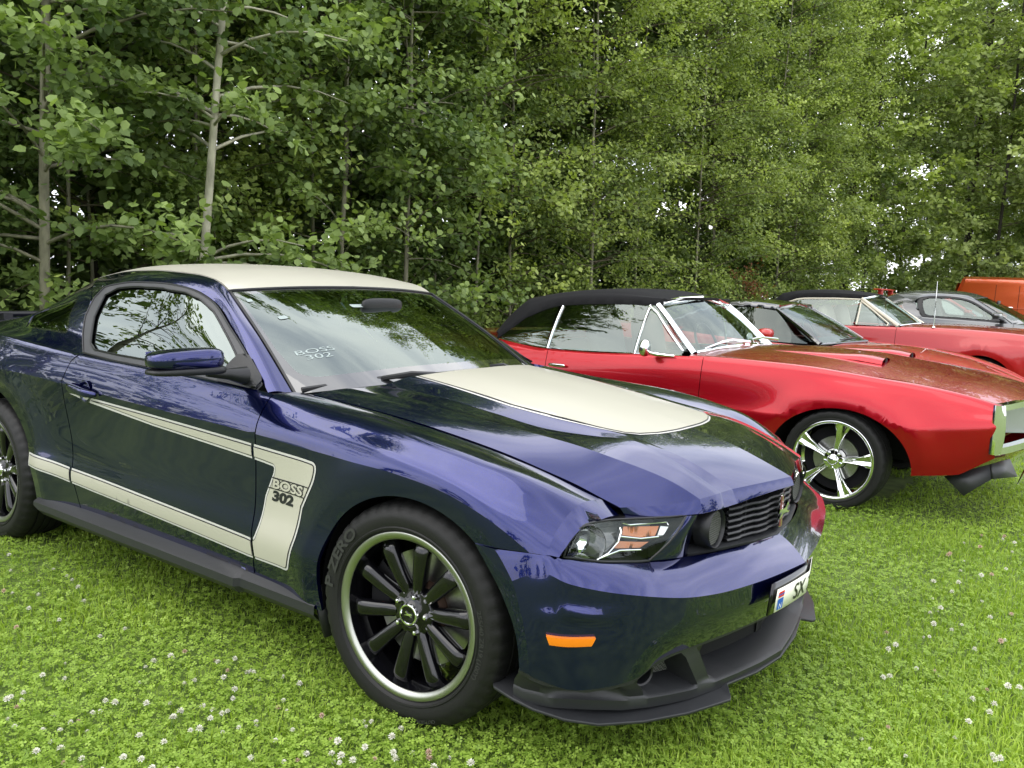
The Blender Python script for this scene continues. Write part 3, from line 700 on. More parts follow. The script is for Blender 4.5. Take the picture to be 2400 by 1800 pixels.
for mir in (False, True):
    sy = 1 if mir else -1
    F_ = lambda p: (p[0], sy*p[1], p[2])
    hl = empty('headlamp'); hl.parent = car
    bk_t = [(x-.085, s*.97-.02, z) for x, s, z in LENS_T]; bk_b = [(x-.085, s*.97-.02, z) for x, s, z in LENS_B]
    MB().grid([[F_(p) for p in LENS_T], [F_(p) for p in bk_t], [F_(p) for p in bk_b], [F_(p) for p in LENS_B]]).build('lamp_housing', M['housing'], hl)
    panel('lamp_lens', LENS, [(0, 0), (LENS.uk[-1], 0), (LENS.uk[-1], LENS.vk[-1]), (0, LENS.vk[-1])], M['lens'], hl, h=.03, flange=0, hint=(1, 1, .2), mirror=mir)
    out = [LENS(u, 0)[0] for u in np.linspace(0, LENS.uk[-1], 20)]+[LENS(LENS.uk[-1], v)[0] for v in np.linspace(0, LENS.vk[-1], 6)][1:]+[LENS(u, LENS.vk[-1])[0] for u in np.linspace(LENS.uk[-1], 0, 20)][1:]
    out.append(out[0]); MB().tube([F_(p) for p in out], .0035, 6, cap=False).build('lamp_seal', M['plastic'], hl)
    # reflector bowl with projector, facing forward and slightly outward
    c = Vector((.552, .785, .650)); ax = Vector((.86, .50, 0)).normalized(); Rm = ax.to_track_quat('Z', 'X').to_matrix()
    m = MB(); prof = [(.055*math.sin(a), -.070*math.cos(a)) for a in np.linspace(.25, 1.5, 9)]+[(.056, .0)]
    m.lathe(prof, 36, 'z'); m.V = [F_(Rm @ Vector(v)+c) for v in m.V]; m.build('reflector_bowl', M['bowl'], hl, smooth=180)
    m = MB().lathe([(.0, -.018), (.014, -.02), (.022, -.028), (.024, -.06)], 24, 'z'); m.V = [F_(Rm @ Vector(v)+c) for v in m.V]; m.build('projector', M['lens'], hl)
    m = MB().lathe([(.056, .0), (.057, .002), (.058, -.02), (.058, -.05)], 36, 'z'); m.V = [F_(Rm @ Vector(v)+c) for v in m.V]; m.build('lamp_ring', M['housing'], hl, smooth=180)
    kk_ = dict(hint=(1, 1, .2), mirror=mir, flange=.012)
    panel('lamp_shroud', LENS, [(.112, .004), (.192, .004), (.186, .050), (.168, .086), (.140, .114), (.082, .114), (.102, .070)], M['shroud'], hl, h=.015, off=-.026, **kk_)
    panel('turn_lamp', LENS, [(.204, .013), (.290, .017), (.288, .046), (.250, .048), (.199, .038)], M['amberlamp'], hl, h=.02, off=-.012, **kk_)
    panel('turn_lamp', LENS, [(.190, .056), (.280, .064), (.262, .082), (.178, .080)], M['amberlamp'], hl, h=.02, off=-.014, **kk_)
    panel('clear_reflector', LENS, [(.294, .018), (.314, .022), (.311, .046), (.295, .047)], M['ribbed'], hl, h=.02, off=-.011, **kk_)
    for pts in ([(.203, .004), (.222, .011), (.305, .008), (.312, .018)], [(.194, .044), (.250, .053), (.300, .051)], [(.132, .113), (.168, .098), (.196, .088), (.268, .089)], [(.192, .004), (.196, .030), (.186, .060), (.160, .095), (.125, .116)]):
        P = LENS([p[0] for p in pts], [p[1] for p in pts]); n_ = LENS.normal([p[0] for p in pts], [p[1] for p in pts]); n_ *= np.sign(n_[:, :1]); P = P-n_*.010
        MB().tube([F_(p) for p in P], .0022, 6).build('lamp_fin', M['chrome'], hl)
    # body-colour panel between lamp and grille
    NP = Net([[(.703, .497, .705), (.716, .455, .702), (.705, .425, .700)], [(.682, .560, .650), (.703, .495, .640), (.693, .440, .632)], [(.657, .618, .593), (.694, .50, .583), (.690, .455, .577)]])
    netgrid('grille_surround', NP, M['blue'], car, 8, 8, mirror=mir)
    # side marker lamp on the bumper corner
    uu = np.linspace(.143, .293, 14); G = []
    for t, ins in ((0, 0), (0, .012), (.5, .013), (1, .012), (1, 0)):
        sh_ = .004+.010*t; uq = .143+sh_+(uu-.143)*(1-(sh_*2.2)/.15); vq = (.2285*(1-t)+.2455*t)-(uq-.143)/.15*.0085
        P = BUMP0(uq, vq); n_ = BUMP0.normal(uq, vq); n_ *= np.sign(n_[:, 1:2]); P = P+n_*ins; G.append([F_(p) for p in P])
    MB().grid(G).build('side_marker', M['amber'], car, smooth=50)
# ---------------------------------------------------------------- grille
gr = empty('grille'); gr.parent = car
MB().box((.60, 0, .64), (.02, 1.0, .16)).box((.62, 0, .712), (.10, .86, .006)).box((.645, 0, .567), (.12, .74, .006)).build('grille_back', M['dark'], gr)
def gx(s): return .785-.40*s*s-.07*abs(s)
for i, z in enumerate((.592, .611, .630, .649, .668, .687)):
    m = MB(); P = []
    for y in np.linspace(-.285, .285, 31):
        x = gx(y)+(.006 if (int((y+.5)*14) % 2) else 0); P.append([(x, y, z+.0045), (x+.004, y, z), (x, y, z-.0045), (x-.045, y, z-.001), (x-.045, y, z+.001), (x, y, z+.0045)])
    m.grid(P).build('grille_slat', M['plastic2'], gr)
for y in (-.26, -.17, .17, .26): MB().box((gx(y)-.028, y, .64), (.03, .008, .11)).build('grille_post', M['plastic'], gr)
LL = [(.690, .455, .577), (.707, .42, .578), (.745, .32, .578), (.780, .17, .572), (.799, 0, .567)]
P = LL+[(x, -s, z) for x, s, z in LL[::-1][1:]]
MB().grid([[(x-.055, -s, z+.010) for x, s, z in P], [(x-.006, -s, z+.008) for x, s, z in P], [(x+.003, -s, z+.004) for x, s, z in P], [(x+.001, -s, z-.004) for x, s, z in P]]).build('grille_lip', M['plastic2'], gr)
for sy in (-1, 1):
    cy = sy*.360; cz = .646
    lamp = MB().lathe([(.053, -.05), (.053, -.012), (.055, -.003), (.058, 0), (.061, -.004), (.062, -.03), (.062, -.05)], 40, 'x', (.738, cy, cz)).build('driving_lamp', M['plastic'], gr)
    m = MB().lathe([(.0005, -.016), (.053, -.016)], 32, 'x', (.738, cy, cz)); m.build('lamp_back', M['dark'], lamp)
    m = MB()
    for k in range(-7, 8):
        q = k*.0068; e_ = math.sqrt(max(0, .052**2-q*q))
        for a_, b_ in (((q, -e_), (q, e_)), ((-e_, q), (e_, q))): m.tube([(.726, cy+a_[0], cz+a_[1]), (.726, cy+b_[0], cz+b_[1])], .0013, 4, cap=False)
    mo = m.build('lamp_mesh', M['wire'], lamp); mo['kind'] = 'stuff'
# running horse badge over a three-colour bar
HORSE = [(-.050, .004), (-.040, .012), (-.026, .012), (-.014, .009), (.004, .010), (.014, .014), (.022, .021), (.030, .024), (.033, .021), (.040, .014), (.037, .011), (.030, .013), (.026, .008), (.024, .001), (.034, -.003), (.044, -.003), (.045, -.007), (.034, -.008), (.022, -.006), (.012, -.004), (.000, -.005), (-.010, -.004),
         (-.018, -.009), (-.030, -.011), (-.040, -.016), (-.044, -.013), (-.034, -.007), (-.026, -.003), (-.028, .002), (-.036, .004), (-.044, .000)]
def extr(poly, f, d, name, mt, parent):
    n = len(poly); a = [f(x, y, d) for x, y in poly]; b = [f(x, y, 0) for x, y in poly]
    me_ = mesh(name, a+b, [tuple(range(n))]+[tuple(n+i for i in range(n))[::-1]]+[(i, (i+1) % n, n+(i+1) % n, n+i) for i in range(n)], mt, parent); 
    bm = bmesh.new(); bm.from_mesh(me_.data); bmesh.ops.triangulate(bm, faces=[f_ for f_ in bm.faces if len(f_.verts) > 4]); bmesh.ops.recalc_face_normals(bm, faces=bm.faces); bm.to_mesh(me_.data); bm.free(); return me_
bd = extr([(x*1.0, y*1.15) for x, y in HORSE], lambda x, y, d: (.806+d, x*1.0, .640+y), .007, 'horse_badge', M['chrome'], gr)
M['badgered'] = mat('pale red enamel', (.42, .16, .13), .3, .5)
for k, mt in enumerate(('badgered', 'chrome', 'badgered')):
    MB().box((.803, (k-1)*.0048, .640), (.004, .0040, .100)).build('badge_bar', M[mt], bd)
MB().box((.799, 0, .640), (.004, .018, .106)).build('badge_back', M['chrome'], bd)
# ---------------------------------------------------------------- lower fascia, duct, splitter
LIPT = [(0, (.400, .885, .243)), (.055, (.435, .885, .240)), (.135, (.50, .855, .234)), (.22, (.565, .800, .229)), (.33, (.645, .715, .220)), (.45, (.700, .615, .210)), (.58, (.748, .500, .203)), (.69, (.780, .385, .198)), (.886, (.820, .190, .189)), (1.162, (.838, 0, .182))]
def lipf(u): return np.array([np.interp(u, [a for a, _ in LIPT], [b[k] for _, b in LIPT]) for k in range(3)])
vb = BUMP.vk[-1]
cols = [(0, 0), (.05, 0), (.10, 0), (.125, .0), (.15, .022), (.25, .028), (.335, .022), (.36, 0), (.405, 0), (.425, .075), (.50, .095), (.575, .095), (.60, .095), (.612, .0), (.665, .004), (.690, .10), (.80, .105), (.95, .105), (1.162, .105)]
for mir in (False, True):
    sy = 1 if mir else -1
    rows = [[] for _ in range(7)]
    for u, d in cols:
        B = BUMP(u, vb)[0]; Lp = lipf(u); inn = np.array([-1., -.55 if u < .5 else -.15, 0]); inn /= np.linalg.norm(inn)
        if u < .2: inn = np.array([-.25, -1, 0])
        sh = min(d, .03)*.0
        rows[0].append(B+np.array([-.004, -.004, .004])); rows[1].append(B+np.array([-.006, -.004, -.012]))
        t1 = B*.8+Lp*.2+inn*d; t1[2] = B[2]*.8+Lp[2]*.2
        rows[2].append(t1)
        t2 = B*.2+Lp*.8+inn*d; t2[2] = Lp[2]+.030
        rows[3].append(t2)
        rows[4].append(Lp+inn*(.012 if d > .01 else .004)+np.array([0, 0, .008])); rows[5].append(Lp+np.array([0, 0, 0])); rows[6].append(Lp+inn*.006+np.array([0, 0, -.030]))
    G = [[(p[0], sy*p[1], p[2]) for p in r] for r in rows]
    low = MB().grid(G).build('lower_fascia', M['plastic2'], car, smooth=50)
    # dark openings
    for (ua, ub_, n_) in ((.695, 1.162, 10), (.43, .597, 6)):
        g = []
        for zt in (0, 1):
            r = []
            for u in np.linspace(ua, ub_, n_):
                B = BUMP(u, vb)[0]; Lp = lipf(u); d = .10 if ua > .6 else .088
                if zt == 0: q = B+np.array([-d, -d*.25, -.014])
                else: q = np.array([B[0]*.35+Lp[0]*.65-d, B[1]*.35+Lp[1]*.65-d*.2, Lp[2]+.040])
                r.append((q[0]+.012, sy*q[1], q[2]))
            g.append(r)
        MB().grid(g).build('air_duct', M['dark'] if ua > .6 else M['meshm'], low)
    c = Vector((.655, sy*.655, .290)); ax = Vector((.88, sy*.42, 0)).normalized(); Rm = ax.to_track_quat('Z', 'X').to_matrix()
    m = MB().lathe([(.026, -.03), (.030, .022), (.034, .026), (.038, .020), (.038, -.03)], 28, 'z'); m.V = [Rm @ Vector(v)+c for v in m.V]; m.build('brake_duct', M['plastic'], low)
    # fascia lower lip and splitter blade
SB = [(.33, .880, .222), (.405, .893, .217), (.47, .885, .206), (.55, .850, .190), (.62, .790, .176), (.70, .685, .170), (.77, .555, .166), (.828, .395, .162), (.822, .378, .162), (.792, .335, .176), (.825, .18, .168), (.838, 0, .160)]
half = [(x, -s, z) for x, s, z in SB]; full = half+[(x, -y, z) for x, y, z in half[::-1][1:]]
top = [(x, y, z) for x, y, z in full]; inner_ = [(x-.16, y*.80, z+.016) for x, y, z in full]
sp = MB().grid([inner_, top]).build('front_splitter', M['plastic2'], car, smooth=30)
md = sp.modifiers.new('t', 'SOLIDIFY'); md.thickness = .009; md.offset = -1; bv = sp.modifiers.new('b', 'BEVEL'); bv.width = .0025; bv.segments = 2
# number plate on a curved black holder
def plate_pt(t, w):   # t lateral m, w vertical m
    x = .905-.25*t*t if t < -.02 else .9049-.27*(t+.02); return (x-(w)*(-.10)+.006, t, .436+w)
pl = MB().grid([[plate_pt(t, w)[:1]+plate_pt(t, w)[1:] for t in np.linspace(-.262, .262, 25)] for w in (-.036, .0, .036)]).build('number_plate', M['white'], car)
md = pl.modifiers.new('t', 'SOLIDIFY'); md.thickness = .002
pb = MB().grid([[(plate_pt(t, w)[0]-.012, t, .436+w) for t in np.linspace(-.275, .275, 25)] for w in (-.046, 0, .052)]).build('plate_holder', M['blackgloss'], pl); md = pb.modifiers.new('t', 'SOLIDIFY'); md.thickness = .005
def on_plate(cx, cz, of): 
    def f(tx, ty):
        return [(plate_pt(cx+a, cz+b)[0]+of, cx+a, .436+cz+b) for a, b in zip(tx, ty)]
    return f
MB().grid([[(plate_pt(t, w)[0]+.0016, t, .436+w) for t in (-.254, -.236, -.218)] for w in (-.030, .004)]).build('plate_band', M['bluep'], pl)
MB().grid([[(plate_pt(t, w)[0]+.0016, t, .436+w) for t in (-.254, -.236, -.218)] for w in (.008, .026)]).build('plate_flag', M['red'], pl)
MB().grid([[(plate_pt(t, w)[0]+.0022, t, .436+w) for t in (-.254, -.218)] for w in (.0145, .0195)]).build('flag_cross', M['bluep'], pl)
text_on('plate_letter', 'N', on_plate(-.236, -.019, .0024), M['whitep'], pl, .024)
text_on('plate_lettering', 'SX 26351', on_plate(.0, 0, .0022), M['blackvinyl'], pl, .073, 1.06, .0006)
# ---------------------------------------------------------------- door mirrors and handles
def superbox(c, d, e=.45, nu=28, nv=16, taper=None):
    f = lambda w, m: math.copysign(abs(w)**m, w); G = []
    for i in range(nv+1):
        ph = -math.pi/2+math.pi*i/nv; r = []
        for j in range(nu+1):
            th = 2*math.pi*j/nu; p = [f(math.cos(ph), e)*f(math.cos(th), e), f(math.cos(ph), e)*f(math.sin(th), e), f(math.sin(ph), e)]
            if taper: p = taper(p)
            r.append((c[0]+p[0]*d[0], c[1]+p[1]*d[1], c[2]+p[2]*d[2]))
        G.append(r)
    return MB().grid(G)
for sy in (-1, 1):
    def tp(p):
        o = (p[1]*sy+1)/2          # 0 inner, 1 outer
        return [p[0]*(1-.18*o)-.35*o*0, p[1], p[2]*(1-.22*o)+(.10 if p[2] > 0 else -.0)*(1-o)]
    if sy < 0:
        mr = superbox((-.885, sy*1.045, 1.040), (.062, .128, .040), .55, taper=tp); mr.V = [(v[0]-.06*(abs(v[1])-.93), v[1], v[2]) for v in mr.V]
        mr = mr.build('door_mirror', M['blue'], car, smooth=180)
        lo = superbox((-.886, sy*1.040, 1.002), (.060, .132, .016), .5, taper=tp); lo.V = [(v[0]-.06*(abs(v[1])-.93), v[1], v[2]) for v in lo.V]; lo.build('mirror_base', M['plastic'], mr, smooth=50)
        MB().tube([(-.865, sy*.98, .992), (-.855, sy*.90, .985), (-.850, sy*.835, .975)], [.012, .02, .034], 10).build('mirror_arm', M['plastic'], mr)
        MB().grid([[(-.952, sy*.94, 1.012), (-.952, sy*1.15, 1.016)], [(-.952, sy*.94, 1.07), (-.952, sy*1.15, 1.066)]]).build('mirror_glass', M['mirror'], mr)
    # handle: recess cup and grab bar
    v = SIDE.vz([-1.842], [.822], 0, 8)
    cup = MB().lathe([(.0, -.010), (.030, -.007), (.044, .0015), (.047, .0002)], 28, 'y', (0, 0, 0)); cup.V = [(x*1.0-1.842, sy*(.906+h*-1*-1), z*1.06+.818) for x, h, z in cup.V]
    cup.build('handle_cup', M['blue'], car, smooth=180)
    hd = superbox((-1.853, sy*.935, .826), (.112, .013, .017), .6); hd.V = [(x, y-sy*.028*((x+1.853)/.115)**4, z-.010*(x+1.853)/.1) for x, y, z in hd.V]; hd.build('door_handle', M['blue'], car, smooth=180)
# antenna of the sticker kind: none seen; windscreen stickers and mirror
rm = superbox((-1.02, 0.0, 1.215), (.018, .12, .032), .6).build('rear_view_mirror', M['plastic'], car, smooth=180)
def on_ws(u0, v0, of=.003):
    def f(tx, ty):
        P = WS(u0-tx, v0+ty); n = WS.normal(u0-tx, v0+ty); n *= np.sign(n[:, 2:3]); P = P+n*of; P[:, 1] *= -1; return P
    return f
M['ghost'] = mat('pale window sticker', (.27, .32, .31), .5)
text_on('windscreen_sticker', 'BOSS', on_ws(.548, .244, .0008), M['ghost'], car, .040, 1.6, 0)
text_on('windscreen_sticker', '302', on_ws(.552, .208, .0008), M['ghost'], car, .040, 1.6, 0)
for u0, v0, a, b in ((.622, .648, .016, .012), (.551, .489, .02, .012), (.137, .545, .035, .014)):
    q = roundpoly([(u0-a, v0-b), (u0+a, v0-b), (u0+a, v0+b), (u0-a, v0+b)], .008, 3); panel('windscreen_sticker', WS, q, M['ghost'], car, h=.02, flange=0, hint=(1, 0, 1), off=.002)
# ---------------------------------------------------------------- cabin
MB().box((-1.45, 0, .36), (1.9, 1.5, .04)).build('cabin_floor', M['dark'], car)
ds = MB().grid([[(-.56, y, .93-.05*abs(y)) for y in np.linspace(-.70, .70, 9)], [(-.80, y, .955-.04*abs(y)) for y in np.linspace(-.72, .72, 9)], [(-.98, y, .90) for y in np.linspace(-.73, .73, 9)], [(-.99, y, .55) for y in np.linspace(-.73, .73, 9)]]).build('dashboard', M['dash'], car)
for y in (-.37, .37):
    st = superbox((-1.62, y, .55), (.27, .25, .10), .5).build('seat', M['seat'], car, smooth=180)
    b = superbox((0, 0, 0), (.075, .25, .33), .5); Rm = Matrix.Rotation(rad(-17), 3, 'Y'); b.V = [Rm @ Vector(v)+Vector((-1.93, y, .86)) for v in b.V]; b.build('seat_back', M['seat'], st, smooth=180)
    superbox((-2.03, y, 1.16), (.045, .13, .075), .55).build('headrest', M['seat'], st, smooth=180)
sw = MB(); sw.lathe([(.175+.013*math.cos(a), .013*math.sin(a)) for a in np.linspace(0, 2*math.pi, 9)], 32, 'x'); Rm = Matrix.Rotation(rad(-22), 3, 'Y'); sw.V = [Rm @ Vector(v)+Vector((-1.20, .37, .90)) for v in sw.V]; sw.build('steering_wheel', M['plastic'], car, smooth=180)
MB().box((-2.45, 0, .62), (.12, 1.2, .5)).box((-2.8, 0, .93), (.7, 1.1, .03)).build('rear_seat', M['seat'], car)
# ---------------------------------------------------------------- wheels
def tyre_mesh(R=.3435, W_=.255, r0=.256, n=180):
    h = W_/2
    half = [(r0-.006, h-.022), (r0, h-.012), (r0+.003, h-.010), (r0+.008, h-.0005), (r0+.013, h+.0005), (r0+.016, h-.003), (r0+.022, h-.002), (r0+.040, h+.001), (r0+.055, h-.003), (R-.020, h-.013), (R-.018, h-.0145), (R-.010, h-.021), (R-.003, h-.034), (R, h-.052)]
    g = [(R, .062), (R-.007, .061), (R-.007, .052), (R, .051), (R, .022), (R-.007, .021), (R-.007, .012), (R, .011)]
    prof = [(r, -x) for r, x in half]+[(r, -x) for r, x in g]+[(r, x) for r, x in g[::-1]]+[(r, x) for r, x in half[::-1]]
    V = []; q = len(prof)
    for k in range(n):
        th = 2*math.pi*k/n
        for i, (r, x) in enumerate(prof):
            rr = r
            if r > R-.021 and k % 4 == 0 and abs(x) > .070: rr = r-.005
            if r > R-.004 and k % 4 == 2 and .025 < abs(x) < .05: rr = r-.003
            V.append((rr*math.cos(th), x, rr*math.sin(th)))
    F = [(k*q+i, k*q+i+1, ((k+1) % n)*q+i+1, ((k+1) % n)*q+i) for k in range(n) for i in range(q-1)]
    m = MB(); m.V = V; m.F = F; return m
def ring_text(t, r, a0, size, y, sx=1.0, bold=0, mt='rubtext', par=None, nm='tyre_lettering', flip=False):
    V, F = text2d(t, size, 0, bold, sx)
    P = []
    for x, y_ in V:
        a = a0-x/r; rr = r+y_; P.append((rr*math.cos(a), y, rr*math.sin(a)))
    return mesh(nm, P, F, M[mt], par)
_wm = {}
def wheel(car_, x, sy, z=.343, steer=0, y=-.786, style='ten'):
    w = empty('wheel'); w.parent = car_; w.location = (x, -sy*-1*y*-1 if False else (y if sy < 0 else -y), z); w.rotation_euler = (0, 0, (0 if sy < 0 else math.pi)+steer)
    if style in _wm:
        for o in _wm[style]:
            c_ = o.copy(); COL.objects.link(c_); c_.parent = w
            for g in o.children: d_ = g.copy(); COL.objects.link(d_); d_.parent = c_
        return w
    tb = tyre_mesh().build('tyre', M['rubber'], w, smooth=50)
    ring_text('P ZERO', .2985, rad(152), .046, -.1305, 1.5, .0015, par=tb)
    ring_text('255/40 ZR19 (100Y)', .283, rad(-3), .020, -.1300, 1.25, .0004, par=tb)
    ring_text('OUTSIDE', .312, rad(-72), .014, -.1275, 1.25, .0004, par=tb)
    MB().lathe([(.2565, -.113), (.2560, -.1185), (.2530, -.1205), (.2325, -.1150), (.2300, -.1080)], 96, 'y').build('rim_lip', M['silver'], w, smooth=60)
    MB().lathe([(.2303, -.1085), (.2290, -.098), (.2260, -.090), (.2210, -.060), (.2180, .0), (.2230, .10), (.2420, .118), (.2560, .118)], 96, 'y').build('rim_barrel', M['blackgloss'], w, smooth=60)
    # spokes: rounded bars, waisted near the hub
    G = []
    for t in np.linspace(0, 1, 12):
        r = .062+.168*t; wd = (.0205+.0085*t)*(1.0 if t > .08 else .8); hh = -.074-.012*t+.022*max(0, t-.86)/.14+(.010*(1-t)**3); th = .026
        sq = lambda q: math.copysign(abs(q)**.85, q)
        G.append([(wd*sq(math.cos(a)), hh-(.75*th*sq(math.sin(a)) if math.sin(a) > 0 else 1.2*th*math.sin(a)), r) for a in np.linspace(0, 2*math.pi, 25)])
    sp0 = MB().grid(G).build('spoke', M['blackgloss'], w, smooth=180)
    for k in range(10):
        s_ = sp0 if k == 0 else sp0.copy()
        if k: COL.objects.link(s_); s_.parent = w
        s_.rotation_euler = (0, rad(10+36*k), 0)
    hub = MB().lathe([(.004, -.094), (.034, -.094), (.040, -.088), (.052, -.084), (.070, -.080), (.080, -.066), (.080, -.01)], 48, 'y').build('hub', M['blackgloss'], w)
    cap = MB().lathe([(.026, -.101), (.0275, -.104), (.031, -.104), (.034, -.100), (.034, -.090)], 40, 'y').build('centre_cap', M['chrome'], w)
    MB().lathe([(.0005, -.1005), (.0265, -.1005)], 32, 'y').build('cap_disc', M['blackgloss'], cap)
    extr([(-a*.30, b*.42) for a, b in HORSE], lambda x_, y_, d: (x_, -.1010-d, y_), .0015, 'cap_badge', M['chrome'], cap)
    nut = MB().lathe([(.0005, -.100), (.0065, -.098), (.009, -.092), (.0095, -.080)], 6, 'y').build('wheel_nut', M['chrome'], w)
    for k in range(5):
        s_ = nut if k == 0 else nut.copy()
        if k: COL.objects.link(s_); s_.parent = w
        a = rad(75+72*k); s_.location = (.057*math.cos(a), 0, .057*math.sin(a))
    MB().lathe([(.085, -.012), (.088, -.020), (.178, -.020), (.178, .006), (.088, .006)], 64, 'y').build('brake_disc', M['disc'], w, smooth=30)
    MB().lathe([(.005, -.058), (.075, -.055), (.084, -.045), (.086, .0)], 40, 'y').build('disc_bell', M['rust'], w)
    cal = MB(); 
    for a0, a1 in ((140, 190),):
        cal.lathe([(.120, -.048), (.190, -.048), (.198, -.040), (.198, .03), (.120, .03), (.112, .0), (.112, -.04), (.120, -.048)], 10, 'y', (0, 0, 0), rad(a0), rad(a1))
    cal = cal.build('brake_caliper', M['dark'], w)
    V, F = text2d('b', .022); mesh('caliper_mark', [(-.152+a, -.0495, .035+b) for a, b in V], F, M['red'], cal)
    MB().tube([(-.09, -.09, .19), (-.094, -.104, .197)], .004, 8).build('valve', M['plastic'], w)
    _wm[style] = [o for o in w.children]
    return w
wheel(car, 0, -1, steer=rad(4.2)); wheel(car, 0, 1, steer=rad(4.2)); wheel(car, -2.72, -1, z=.341, y=-.79); wheel(car, -2.72, 1, z=.341, y=-.79)
# ================================================================== GROUND AND WOOD
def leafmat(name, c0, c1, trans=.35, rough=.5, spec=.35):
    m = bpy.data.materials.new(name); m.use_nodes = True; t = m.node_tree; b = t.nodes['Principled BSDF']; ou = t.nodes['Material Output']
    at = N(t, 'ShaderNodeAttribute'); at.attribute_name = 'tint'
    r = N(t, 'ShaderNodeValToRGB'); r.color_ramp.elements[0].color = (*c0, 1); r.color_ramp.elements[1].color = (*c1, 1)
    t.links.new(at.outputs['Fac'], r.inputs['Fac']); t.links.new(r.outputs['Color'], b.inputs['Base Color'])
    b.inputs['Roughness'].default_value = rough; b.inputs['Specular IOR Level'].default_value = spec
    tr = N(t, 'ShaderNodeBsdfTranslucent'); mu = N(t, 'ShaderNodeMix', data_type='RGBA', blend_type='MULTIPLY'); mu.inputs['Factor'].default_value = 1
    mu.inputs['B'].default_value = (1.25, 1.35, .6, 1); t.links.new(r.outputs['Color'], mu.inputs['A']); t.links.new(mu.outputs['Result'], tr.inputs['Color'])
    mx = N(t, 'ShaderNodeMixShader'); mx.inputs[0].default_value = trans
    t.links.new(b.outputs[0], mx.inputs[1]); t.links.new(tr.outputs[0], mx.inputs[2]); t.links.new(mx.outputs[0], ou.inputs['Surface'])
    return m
M['bark'] = addnoise(mat('pale grey green bark', (.20, .19, .13), .85), 14, .45, .6, stretch=(1, 1, .35))
M['barkpale'] = addnoise(mat('pale aspen bark', (.34, .33, .24), .8), 12, .35, .5, stretch=(1, 1, .5))
M['barkdark'] = addnoise(mat('dark bark', (.035, .03, .024), .9), 10, .4, .8, stretch=(1, 1, .3))
M['birch'] = addnoise(mat('birch bark', (.55, .53, .48), .7), 6, .6, .4, stretch=(1, 1, 2.5))
M['twig'] = mat('twig bark', (.10, .085, .05), .8)
LM = {'near': leafmat('aspen leaves', (.088, .142, .042), (.310, .410, .120)),
      'mid': leafmat('shrub leaves', (.108, .158, .040), (.42, .51, .130)),
      'far': leafmat('willow leaves', (.17, .225, .078), (.46, .54, .20)),  # light willow green; this and the shrub green are lightened further for haze
      'dark': leafmat('dark maple leaves', (.050, .085, .026), (.175, .240, .064)),  # darkest leaf green, for the deep rows and the far field trees
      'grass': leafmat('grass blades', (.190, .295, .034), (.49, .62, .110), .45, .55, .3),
      'clover': leafmat('clover leaves', (.15, .25, .030), (.39, .54, .092), .4, .5, .35),
      'rusty': leafmat('reddish leaves', (.16, .06, .03), (.28, .12, .05))}
def nrm(a): return a/np.maximum(np.linalg.norm(a, axis=-1, keepdims=True), 1e-9)
def leaves(P, D, NV, size, near, R):
    """arrays of leaves: positions, pointing directions, face normals -> verts, tris, tint"""
    n = len(P); D = nrm(D); NV = nrm(NV-D*np.sum(NV*D, 1, keepdims=True)); B = np.cross(NV, D); size = size*R.uniform(.65, 1.25, n)
    if near: L_ = np.array([(0, 0, 0), (.22, .40, -.06), (.62, .36, -.05), (1, 0, -.06), (.62, -.36, -.05), (.22, -.40, -.06)]); T = np.array([(0, 1, 2), (0, 2, 3), (0, 3, 4), (0, 4, 5)])
    else: L_ = np.array([(0, 0, 0), (.45, .36, -.08), (1, 0, -.05), (.45, -.36, -.08)]); T = np.array([(0, 1, 2), (0, 2, 3)])
    V = P[:, None]+size[:, None, None]*(L_[None, :, 0:1]*D[:, None]+L_[None, :, 1:2]*B[:, None]+L_[None, :, 2:3]*NV[:, None])
    k = len(L_); F = (T[None]+(np.arange(n)*k)[:, None, None]).reshape(-1, 3)
    return V.reshape(-1, 3), F, k
